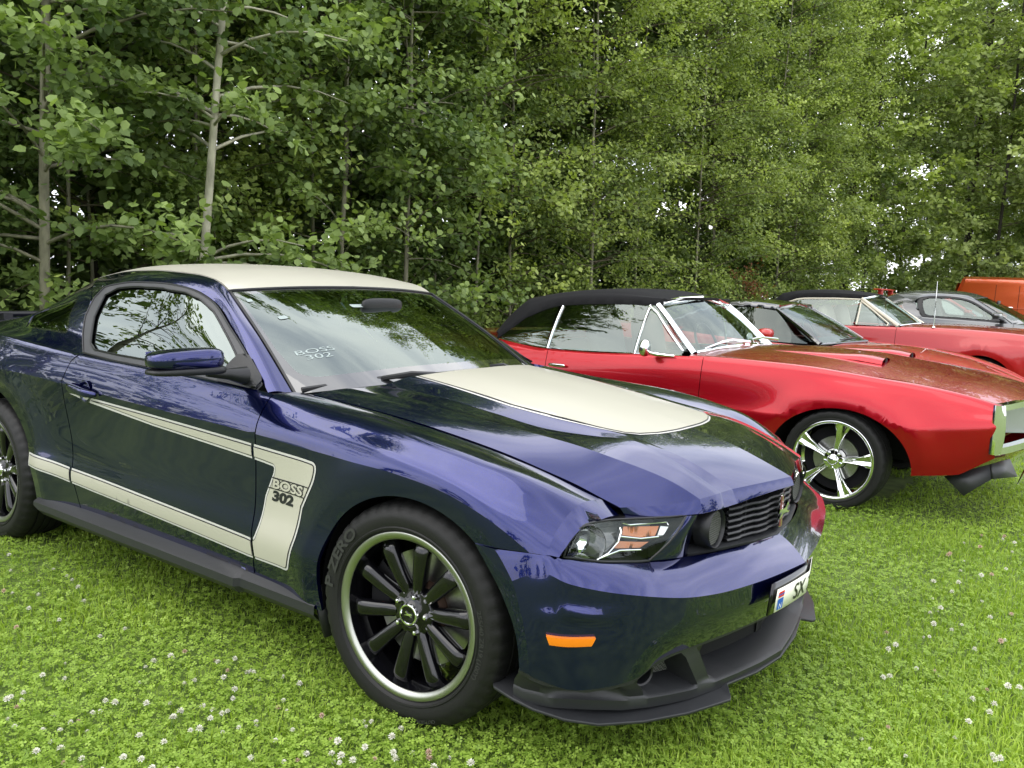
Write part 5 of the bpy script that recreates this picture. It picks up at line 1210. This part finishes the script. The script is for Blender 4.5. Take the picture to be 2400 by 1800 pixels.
def wheel5(parent, x, sy, y, z, R, rr, wmt, key, n=5, steer=0):
    w = empty('wheel'); w.parent = parent; w.location = (x, -y if sy < 0 else y, z); w.rotation_euler = (0, 0, (0 if sy < 0 else math.pi)+steer)
    if key in _wm:
        for o in _wm[key]:
            c_ = o.copy(); COL.objects.link(c_); c_.parent = w
            for g in o.children: d_ = g.copy(); COL.objects.link(d_); d_.parent = c_
        return w
    tyre_mesh(R, .235, rr, 140).build('tyre', M['rubber'], w, smooth=50)
    MB().lathe([(rr+.001, -.096), (rr+.001, -.106), (rr-.006, -.109), (rr-.016, -.103), (rr-.020, -.070), (rr-.03, -.0), (rr-.03, .10)], 72, 'y').build('rim_lip', wmt, w, smooth=60)
    G = []
    for t in np.linspace(0, 1, 9):
        r = .045+(rr-.062)*t; wd = .017+.030*t*t; hh = -.070-.018*math.sin(t*math.pi*.5)-.008*t
        G.append([(wd*a, hh+b, r) for a, b in ((-1, .03), (-1, 0), (-.75, -.007), (-.45, -.004), (-.25, .008), (0, .010), (.25, .008), (.45, -.004), (.75, -.007), (1, 0), (1, .03))])
    s0_ = MB().grid(G).build('spoke', wmt, w, smooth=50)
    for k in range(n):
        s_ = s0_ if k == 0 else s0_.copy()
        if k: COL.objects.link(s_); s_.parent = w
        s_.rotation_euler = (0, rad(12+360/n*k), 0)
    hb = MB().lathe([(.0005, -.112), (.022, -.110), (.032, -.100), (.034, -.08), (.060, -.078), (.066, -.06), (.066, 0)], 40, 'y').build('hub', wmt, w)
    nut = MB().lathe([(.0005, -.094), (.008, -.092), (.010, -.075)], 6, 'y').build('wheel_nut', M['chrome'], w)
    for k in range(5):
        s_ = nut if k == 0 else nut.copy()
        if k: COL.objects.link(s_); s_.parent = w
        a = rad(50+72*k); s_.location = (.050*math.cos(a), 0, .050*math.sin(a))
    MB().lathe([(.07, -.02), (.14, -.02), (.14, .005)], 40, 'y').build('brake_disc', M['disc'], w); MB().lathe([(.005, .01), (rr-.04, .012)], 30, 'y').build('brake_drum', M['dark'], w)
    _wm[key] = [o for o in w.children]
    return w
def seats(parent, xs, zs, mt, w=.22, hr=True):
    for x in xs:
        for y in (-.36, .36):
            st = superbox((x+.25, y, zs-.22), (.25, w, .09), .5).build('seat', mt, parent, smooth=180)
            b = superbox((0, 0, 0), (.07, w, .27), .5); Rm = Matrix.Rotation(rad(-14), 3, 'Y'); b.V = [Rm @ Vector(v)+Vector((x, y, zs+.06)) for v in b.V]; b.build('seat_back', mt, st, smooth=180)
            if hr: superbox((x-.09, y, zs+.34), (.04, .11, .06), .55).build('headrest', mt, st, smooth=180)
def steering(parent, x, z, y=.36, R=.19):
    sw = MB(); sw.lathe([(R+.011*math.cos(a), .011*math.sin(a)) for a in np.linspace(0, 2*math.pi, 8)], 28, 'x'); Rm = Matrix.Rotation(rad(-24), 3, 'Y'); sw.V = [Rm @ Vector(v)+Vector((x, y, z)) for v in sw.V]; sw.build('steering_wheel', M['plastic'], parent, smooth=180)
def softtop(parent, low, cen, mt, nm='soft_top'):
    """low: lower edge (x, s, z) from header to rear base; cen: centre line (x, z)"""
    n = len(low); rows = [[tuple(p) for p in low]]
    rows.append([(p[0]+.004, p[1]-.004, p[2]+.045) for p in low]); rows.append([(p[0]*.8+c_[0]*.2, p[1]*.88, p[2]*.30+c_[1]*.70) for p, c_ in zip(low, cen)])
    rows.append([(p[0]*.4+c_[0]*.6, p[1]*.5, p[2]*.04+c_[1]*.96) for p, c_ in zip(low, cen)]); rows.append([(c_[0], 0, c_[1]) for c_ in cen])
    ST = Net(rows, uc=(4,))
    for mir in (False, True): panel(nm, ST, [(0, 0), (ST.uk[-1], 0), (ST.uk[-1], ST.vk[-1]), (0, ST.vk[-1])], mt, parent, h=.05, flange=.02, hint=(0, .3, 1), mirror=mir)
    return ST
# ---------------------------------------------------------------- red convertible beside the blue coupe
fb = empty('convertible', (.20, 3.60, 0), 0, 'crimson classic convertible with black canvas top up and chrome five-spoke wheels, beside the blue coupe', 'car')
FBS = dict(st=[ # x, zb, sb, zc, sc, ztop, stop, zgap, sgap
 (-3.95,.36,.72,.60,.80,.82,.70,.825,.64),(-3.6,.30,.80,.60,.87,.86,.78,.865,.72),(-3.2,.27,.84,.60,.905,.885,.83,.89,.77),(-2.75,.25,.86,.60,.92,.885,.85,.893,.79),
 (-2.3,.25,.86,.59,.91,.84,.85,.85,.79),(-1.9,.25,.85,.565,.90,.838,.845,.845,.79),(-1.4,.25,.85,.555,.90,.858,.845,.865,.79),(-.9,.25,.855,.553,.905,.876,.848,.888,.795),(-.46,.25,.86,.562,.915,.874,.852,.887,.80),
 (-.16,.25,.86,.57,.918,.866,.860,.879,.80),(0,.25,.86,.575,.92,.856,.862,.866,.80),(.21,.25,.86,.58,.92,.838,.860,.846,.80),(.47,.285,.86,.59,.912,.812,.850,.825,.798),(.70,.325,.85,.612,.897,.775,.836,.790,.795),(.875,.45,.84,.635,.880,.738,.820,.748,.79)],
 arches=((.03, .31, .425, .332), (-2.75, .31, .40, .34)), door=(-.91, -2.19), cowl=-1.02, rearglass=-2.72, hood=[(-.93,.935),(-.5,.958),(0,.952),(.45,.90),(.8,.835),(1.03,.765)], tail=-4.0, deckz=(.93,.85), h=.04)
fnet, fhood = gcar(FBS, fb, M['crimson'])
FW = wscreen(fb, (-.93, 0, .935), (-1.045, .715, .885), (-1.34, 0, 1.262), (-1.40, .61, 1.205), M['chrome'], M['glass2'], .013)
low = [(-1.36,.628,1.205),(-1.70,.650,1.200),(-2.11,.665,1.176),(-2.28,.675,1.150),(-2.50,.725,1.055),(-2.62,.775,.955),(-2.72,.81,.875)]
cen = [(-1.31,1.268),(-1.62,1.318),(-2.10,1.305),(-2.45,1.275),(-2.80,1.215),(-3.0,1.08),(-3.15,.94)]
softtop(fb, low, cen, M['canvas'])
for sy in (-1, 1):
    P = [(p[0], sy*(p[1]+.003), p[2]-.004) for p in low]
    # glass between belt and roof edge, chrome posts
    B = [(p[0], float(np.interp(p[0], [a[0] for a in FBS['st']], [a[6] for a in FBS['st']]))-.012, float(np.interp(p[0], [a[0] for a in FBS['st']], [a[5] for a in FBS['st']]))) for p in low]
    g1 = [i for i in range(4)]
    def wpt(x, t):
        lx = [q[0] for q in low[::-1]]; lo_s = np.interp(x, lx, [q[1] for q in low[::-1]]); lo_z = np.interp(x, lx, [q[2] for q in low[::-1]])
        bx = [a[0] for a in FBS['st']]; bs_ = np.interp(x, bx, [a[6] for a in FBS['st']])-.014; bz = np.interp(x, bx, [a[5] for a in FBS['st']])
        if x > -1.36: lo_s = .628+(x+1.36)*.28; lo_z = 1.205-(x+1.36)*1.02
        return (x, sy*(bs_*(1-t)+lo_s*t+.015*4*t*(1-t)), bz*(1-t)+lo_z*t)
    MB().grid([[wpt(x, t) for x in np.linspace(-2.19, -1.46, 8)] for t in np.linspace(0, 1, 5)]).build('door_window', M['glass2'], fb, smooth=180)
    MB().grid([[wpt(x, t) for x in np.linspace(-1.44, -1.09, 6)] for t in np.linspace(0, 1, 5)]).build('vent_window', M['glass2'], fb, smooth=180)
    MB().grid([[wpt(x, t) for x in np.linspace(-2.66, -2.225, 7)] for t in np.linspace(0, 1, 5)]).build('quarter_window', M['glass2'], fb, smooth=180)
    for xa, xb, r in ((-2.205, -2.185, .011), (-1.45, -1.445, .011)):
        MB().tube([(q[0], q[1]+sy*.004, q[2]) for q in [wpt(xa*(1-t)+xb*t, t) for t in np.linspace(0, 1, 6)]], r, 8).build('window_post', M['chrome'], fb)
    MB().tube([wpt(x, 0) for x in np.linspace(-2.68, -1.08, 20)], .007, 6).build('belt_trim', M['chrome'], fb)
    MB().tube([(-1.03, sy*.745, .885), (-1.15, sy*.712, 1.0), (-1.28, sy*.672, 1.125), (-1.385, sy*.632, 1.212)], [.026, .022, .021, .020], 8).build('windscreen_pillar', M['chrome'], fb)
    MB().tube([(-1.10, sy*.775, .90), (-1.24, sy*.728, 1.03), (-1.37, sy*.675, 1.155), (-1.44, sy*.655, 1.195)], .009, 8).build('vent_frame', M['chrome'], fb)
    MB().tube([(-1.37, sy*.60, 1.222), (-1.35, sy*.35, 1.258), (-1.335, 0, 1.272)], .017, 8).build('header_trim', M['chrome'], fb)
    # handle, mirror, hood scoop
    superbox((-2.07, sy*.905, .725), (.075, .012, .012), .6).build('door_handle', M['chrome'], fb, smooth=180)
    mh = superbox((-1.30, sy*.965, .915), (.032, .062, .060), .9).build('door_mirror', M['chrome'], fb, smooth=180)
    MB().tube([(-1.295, sy*.93, .885), (-1.25, sy*.885, .872), (-1.12, sy*.868, .868)], [.010, .016, .008], 8).build('mirror_arm', M['chrome'], mh)
    P = fhood
    sc = MB()
    G = []
    for t in np.linspace(0, 1, 14):
        x = -.75+.90*t; w_ = .030+.085*min(1, t*1.25); hgt = .003+.040*min(1, (t*1.15))**1.3
        if t > .93: hgt *= .9
        zc_ = float(np.interp(x, [-.9, -.5, 0, .45], [.928, .935, .922, .872]))
        G.append([(x, sy*.38+w_*math.cos(a), zc_-.006+hgt*math.sin(a)) for a in np.linspace(0, math.pi, 13)])
    sc.grid(G); sc.build('hood_scoop', M['crimson'], fb, smooth=60)
    MB().lathe([(.0005, .0), (.034, -.002)], 20, 'x', (.152, sy*.38, .905)).build('scoop_mouth', M['dark'], fb).scale = (1, 1, 1)
    # nose: chrome surround with a recessed silver shell
    nz_ = [(.882,.868),(.905,.80),(.945,.60),(.985,.35),(1.045,0)]
    def bar_(zf, name, w_, x0=0):
        return MB().grid([[(x+x0-.03, sy*s, zf(s)+w_*.55) for x, s in nz_], [(x+x0+.012, sy*s, zf(s)+w_*.45) for x, s in nz_], [(x+x0+.016, sy*s, zf(s)-w_*.45) for x, s in nz_], [(x+x0-.03, sy*s, zf(s)-w_*.55) for x, s in nz_]]).build(name, M['chrome'], fb)
    bar_(lambda s: .742+.010*(1-s), 'bumper_bar', .036); bar_(lambda s: .500-.015*(1-s), 'bumper_bar', .042)
    MB().grid([[(.845, sy*.878, z) for z in np.linspace(.475, .755, 8)], [(.878+.012*math.sin((z-.475)/.28*math.pi), sy*.882, z) for z in np.linspace(.475, .755, 8)], [(.902+.012*math.sin((z-.475)/.28*math.pi), sy*.862, z) for z in np.linspace(.475, .755, 8)], [(.895, sy*.825, z) for z in np.linspace(.485, .745, 8)], [(.84, sy*.82, z) for z in np.linspace(.485, .745, 8)]]).build('bumper_side', M['chrome'], fb, smooth=60)
    MB().grid([[(.885, sy*.822, z) for z in (.515, .62, .728)], [(.72, sy*.74, z) for z in (.54, .62, .70)], [(.78, sy*.45, z) for z in (.54, .62, .70)], [(.97, sy*.06, z) for z in (.515, .62, .728)]]).build('grille_shell', M['silverg'], fb)
    MB().lathe([(.0005, .005), (.05, .0), (.072, -.012), (.078, -.03)], 28, 'x', (.76, sy*.655, .62)).build('headlamp', M['lens'], fb)
    MB().grid([[(.86, sy*.84, .46), (.96, sy*.4, .45), (1.0, 0, .45)], [(.80, sy*.83, .40), (.90, sy*.4, .38), (.94, 0, .38)], [(.70, sy*.80, .33), (.78, sy*.4, .32), (.8, 0, .32)]]).build('valance', M['crimson'], fb)
    v_ = MB().grid([[(.62, sy*.81, .300), (.72, sy*.80, .345), (.845, sy*.79, .405)], [(.735, sy*.84, .210), (.79, sy*.83, .262), (.862, sy*.80, .322)]]).build('chin_spoiler', M['greyplastic'], fb); md = v_.modifiers.new('t', 'SOLIDIFY'); md.thickness = .018
    v_ = MB().grid([[(.845, sy*.79, .405), (.90, sy*.5, .40)], [(.862, sy*.80, .322), (.95, sy*.5, .30)]]).build('chin_spoiler', M['greyplastic'], fb); md = v_.modifiers.new('t', 'SOLIDIFY'); md.thickness = .015
    wheel5(fb, 0, sy, .79, .312, .315, .247, M['chrome'], 'fb'); wheel5(fb, -2.75, sy, .79, .312, .315, .247, M['chrome'], 'fb')
for y0 in (-.35, .25):
    wp_ = MB().tube([(-.99, y0-.30, .925), (-1.00, y0, .955), (-.985, y0+.25, .965)], [.005, .008, .005], 6).build('wiper', M['chrome'], fb)
    MB().tube([(-.90, y0+.30, .955), (-.965, y0+.12, .972), (-1.0, y0, .960)], [.012, .008, .006], 6).build('wiper_arm', M['chrome'], wp_)
MB().tube([(1.0, -.36, .40), (.99, -.37, .33), (.955, -.38, .235)], [.006, .012, .004], 8).build('tow_hook_trim', M['chrome'], fb)
seats(fb, (-1.95,), .78, M['seat']); steering(fb, -1.42, .88)
MB().grid([[(-.98, y, .90) for y in (-.66, 0, .66)], [(-1.28, y, .88) for y in (-.7, 0, .7)], [(-1.30, y, .6) for y in (-.7, 0, .7)]]).build('dashboard', M['dash'], fb)
MB().box((-2.45, 0, .66), (.14, 1.15, .42)).build('rear_seat', M['seat'], fb); MB().box((-1.9, 0, .32), (1.8, 1.4, .03)).build('cabin_floor', M['dark'], fb)
# ---------------------------------------------------------------- low red coupe with a black roof
c3 = empty('low_coupe', (-.10, 6.72, 0), 0, 'low bright red sports coupe with gloss black roof, between the two red soft-top cars', 'car')
C3S = dict(st=[(-3.35,.40,.75,.66,.84,.86,.72,.90,.60),(-3.0,.30,.84,.66,.90,.90,.80,.92,.70),(-2.65,.24,.86,.64,.925,.90,.83,.93,.74),(-2.2,.22,.86,.62,.915,.875,.84,.90,.76),(-1.7,.21,.84,.60,.895,.84,.83,.85,.77),(-1.1,.21,.84,.60,.895,.815,.81,.825,.76),(-.8,.21,.85,.60,.905,.81,.80,.82,.74),
 (-.4,.21,.86,.60,.92,.80,.80,.805,.70),(0,.22,.87,.59,.93,.785,.79,.775,.68),(.4,.24,.86,.55,.915,.715,.76,.70,.66),(.7,.26,.80,.50,.86,.62,.70,.61,.60),(.9,.32,.66,.45,.70,.54,.58,.535,.50)],
 arches=((0, .33, .37, .345), (-2.65, .33, .38, .36)), door=(-.62, -1.85), cowl=-.72, rearglass=-2.3, hood=[(-.62,.84),(-.3,.845),(0,.825),(.4,.755),(.7,.65),(1.0,.53)], tail=-3.4, deckz=(.96,.90), h=.07)
c3net, _ = gcar(C3S, c3, M['redp'])
wscreen(c3, (-.55, 0, .855), (-.80, .75, .825), (-1.30, 0, 1.205), (-1.34, .55, 1.150), M['blackroof'], M['glass2'], .014)
softtop(c3, [(-1.32,.565,1.150),(-1.6,.585,1.170),(-1.9,.59,1.155),(-2.15,.62,1.09),(-2.4,.70,.97),(-2.6,.76,.90)], [(-1.285,1.212),(-1.6,1.243),(-1.95,1.232),(-2.3,1.165),(-2.7,1.04),(-3.0,.95)], M['blackroof'], 'roof')
for sy in (-1, 1):
    MB().tube([(-.80, sy*.765, .83), (-1.05, sy*.685, .99), (-1.33, sy*.572, 1.152)], [.030, .026, .022], 8).build('windscreen_pillar', M['blackroof'], c3)
    MB().grid([[(x, sy*(.80-.33*t*abs(1)*.62), .83+t*(zz-.83)) for x, zz in ((-.92,.90),(-1.1,1.01),(-1.33,1.14),(-1.6,1.165),(-1.9,1.15),(-2.15,1.085),(-2.35,.97))] for t in np.linspace(0, 1, 4)]).build('door_window', M['glass3'], c3, smooth=180)
    superbox((-1.28+.0, sy*.99, .915), (.075, .105, .055), .8).build('door_mirror', M['redp'], c3, smooth=180)
    for x in (0, -2.65): wheel5(c3, x, sy, .80, .325, .328, .24, M['silver'], 'c3')
MB().tube([(-.70, -.45, .875), (-.64, -.10, .89), (-.66, .15, .885)], [.006, .01, .006], 6).build('wiper', M['plastic'], c3)
seats(c3, (-1.75,), .70, M['seat']); steering(c3, -1.25, .86)
MB().grid([[(-.72, y, .83) for y in (-.66, 0, .66)], [(-1.08, y, .86) for y in (-.7, 0, .7)], [(-1.1, y, .5) for y in (-.7, 0, .7)]]).build('dashboard', M['dash'], c3)
# ---------------------------------------------------------------- red convertible with ivory trim
c4 = empty('convertible', (.12, 9.72, 0), 0, 'red classic convertible with black soft top, ivory window frames and a tall fender aerial', 'car')
C4S = dict(st=[(-3.85,.38,.74,.66,.80,.88,.72,.89,.64),(-3.4,.30,.80,.68,.88,.93,.79,.94,.72),(-2.74,.26,.84,.70,.90,.945,.83,.955,.76),(-2.2,.25,.84,.68,.89,.93,.83,.94,.77),(-1.6,.25,.84,.68,.885,.93,.83,.94,.77),(-1.0,.25,.84,.70,.89,.945,.83,.955,.77),
 (-.5,.25,.85,.72,.90,.958,.83,.972,.75),(0,.26,.85,.73,.905,.955,.82,.968,.73),(.4,.30,.84,.73,.895,.935,.81,.948,.72),(.75,.36,.82,.72,.88,.895,.79,.905,.70),(.9,.5,.80,.70,.87,.865,.78,.872,.69)],
 arches=((0, .32, .38, .35), (-2.74, .32, .38, .35)), door=(-.965, -2.1), cowl=-.92, rearglass=-2.75, hood=[(-.85,.99),(-.3,1.0),(.3,.975),(.8,.92),(.97,.87)], tail=-3.9, deckz=(.99,.92), h=.08)
gcar(C4S, c4, M['red3'])
wscreen(c4, (-.86, 0, .985), (-1.00, .70, .955), (-1.40, 0, 1.335), (-1.47, .60, 1.285), M['chrome'], M['glass2'], .014)
low4 = [(-1.45,.615,1.285),(-1.8,.635,1.285),(-2.2,.645,1.270),(-2.36,.655,1.245),(-2.50,.69,1.16),(-2.62,.73,1.05),(-2.75,.78,.95)]
softtop(c4, low4, [(-1.38,1.345),(-1.8,1.39),(-2.2,1.385),(-2.45,1.365),(-2.70,1.32),(-2.92,1.16),(-3.10,1.0)], M['canvas'])
for sy in (-1, 1):
    MB().tube([(-.97, sy*.735, .955), (-1.14, sy*.70, 1.07), (-1.33, sy*.655, 1.19), (-1.47, sy*.62, 1.288)], [.030, .026, .024, .022], 8).build('windscreen_pillar', M['whitetrim'], c4)
    lo = lambda x: (float(np.interp(x, [q[0] for q in low4[::-1]], [q[1] for q in low4[::-1]])), float(np.interp(x, [q[0] for q in low4[::-1]], [q[2] for q in low4[::-1]])))
    G = [[(x, sy*(.825*(1-t)+lo(x)[0]*t), .94*(1-t)+lo(x)[1]*t) for x in np.linspace(-2.55, -1.50, 10)] for t in np.linspace(0, 1, 4)]
    MB().grid(G).build('door_window', M['glass2'], c4, smooth=180)
    MB().grid([[(x, sy*(.82*(1-t)+(.615+(x+1.45)*.24)*t), .95*(1-t)+(1.285-(x+1.45)*.70)*t) for x in np.linspace(-1.48, -1.06, 5)] for t in (0, .5, 1)]).build('vent_window', M['glass2'], c4, smooth=180)
    MB().tube([(x, sy*(lo(x)[0]+.006), lo(x)[1]-.012) for x in np.linspace(-2.42, -1.47, 10)]+[(-1.47, sy*.66, 1.20), (-1.46, sy*.83, .95)], .012, 6).build('window_frame', M['whitetrim'], c4)
    MB().tube([(-1.47, sy*.645, 1.255), (-1.30, sy*.70, 1.14), (-1.08, sy*.785, .985), (-1.09, sy*.83, .955)], .010, 6).build('vent_frame', M['whitetrim'], c4)
    for x in (0, -2.74): wheel5(c4, x, sy, .76, .315, .318, .19, M['chrome'], 'c4')
ae = MB().tube([(-.55, -.80, .965), (-.55, -.80, .985)], [.022, .012], 10).tube([(-.55, -.80, .98), (-.552, -.80, 1.535)], [.006, .0035], 6).build('aerial', M['chrome'], c4)
MB().tube([(-.99, -.50, 1.00), (-.92, -.20, 1.015)], [.006, .009], 6).build('wiper', M['plastic'], c4)
seats(c4, (-1.95,), .86, M['tan'], hr=False); steering(c4, -1.42, .95); MB().box((-1.12, 0, .90), (.25, 1.4, .12)).build('dashboard', M['red3'], c4); MB().box((-2.5, 0, .75), (.14, 1.15, .45)).build('rear_seat', M['tan'], c4)
# ---------------------------------------------------------------- coupes shaped like the nearest one, copied with other paint
SKIP = ('hood_stripe', 'side_stripe', 'side_lettering', 'number_lettering', 'stripe_line', 'windscreen_sticker', 'number_plate', 'rear_spoiler', 'front_splitter')
def repaint(o, mp_):
    if o.data is not None and hasattr(o, 'material_slots'):
        for sl in o.material_slots:
            if sl.material in mp_: new = mp_[sl.material]; sl.link = 'OBJECT'; sl.material = new
def copy_car(src, name, loc, scale, label, mp_, skip=SKIP):
    r = empty(name, loc, 0, label, 'car'); r.scale = scale
    def rec(o, p, d):
        if o.name.split('.')[0] in skip: return
        c_ = o.copy(); COL.objects.link(c_); c_.parent = p; repaint(c_, mp_)
        for ch in list(o.children): rec(ch, c_, d+1)
    for ch in list(src.children): rec(ch, r, 0)
    return r
SIL = M['silver']
grey = copy_car(car, 'modern_coupe', (.80, 12.72, .02), (1.0, 1.0, 1.045), 'dark grey metallic modern coupe with black door mirror, behind the fender aerial', {M['blue']: M['gunmetal'], M['cream']: M['gunmetal'], M['glass']: M['glass2'], M['trim']: M['plastic']})
redb = copy_car(car, 'modern_coupe', (-.15, 16.4, .03), (1.0, 1.0, 1.02), 'red coupe almost hidden behind the grey coupe, only its raised rear spoiler showing', {M['blue']: M['redp'], M['cream']: M['redp']})
sp6 = MB().box((-2.65, 0, 1.40), (.16, 1.1, .03)).box((-2.62, -.42, 1.30), (.10, .04, .22)).box((-2.62, .42, 1.30), (.10, .04, .22)).build('rear_spoiler', M['redp'], redb, bevel=.008)
# ---------------------------------------------------------------- orange van
van = empty('van', (0, 24.0, 0), 0, 'burnt orange panel van parked at the far right end of the row', 'van')
prof = [(.95, .45), (.985, .75), (.985, 1.05), (.955, 1.38), (.90, 1.72), (.82, 1.86), (.60, 1.925), (0, 1.95)]
vx = [-2.68, -2.60, -2.36, 1.3, 1.9, 2.3]
G = []
for i, x in enumerate(vx):
    k = (.0, .96, 1, 1, .97, .9)[i]; G.append([(x+(-.10 if z < 1.0 else (.28*(z-1.0)) if i < 2 else 0) if x < 0 else x-(.0 if z < 1.1 else (z-1.1)*.8)*(i == 5), -s*(k if i else .9), z if z < 1.1 or i < 5 else 1.1+(z-1.1)*.9) for s, z in prof])
for sy in (-1, 1):
    MB().grid([[(p[0], p[1]*-sy, p[2]) for p in r] for r in G]).build('body', M['orange'], van, smooth=40)
    for xs_ in (-1.60, -1.06, .2):
        pts = [(xs_, sy*(s+.002), z) for s, z in prof[:5]]; MB().tube(pts, .006, 5).build('door_seam', M['dark'], van)
    MB().tube([(x, sy*.99, 1.12) for x in np.linspace(-2.6, 2.2, 4)], .008, 5).build('side_rib', M['orange'], van)
    superbox((-1.22, sy*1.0, 1.14), (.06, .012, .02), .6).build('door_handle', M['chrome'], van)
    for x in (-1.9, 1.4): wheel5(van, x, sy, .80, .34, .345, .2, M['chrome'], 'van')
MB().box((-.2, 0, .5), (4.4, 1.8, .2)).build('underbody', M['dark'], van)
MB().grid([[(-2.70, y, .47), (-2.70, y, 1.0), (-2.52, y, 1.75)] for y in (-.9, 0, .9)]).build('rear_door', M['orange'], van)
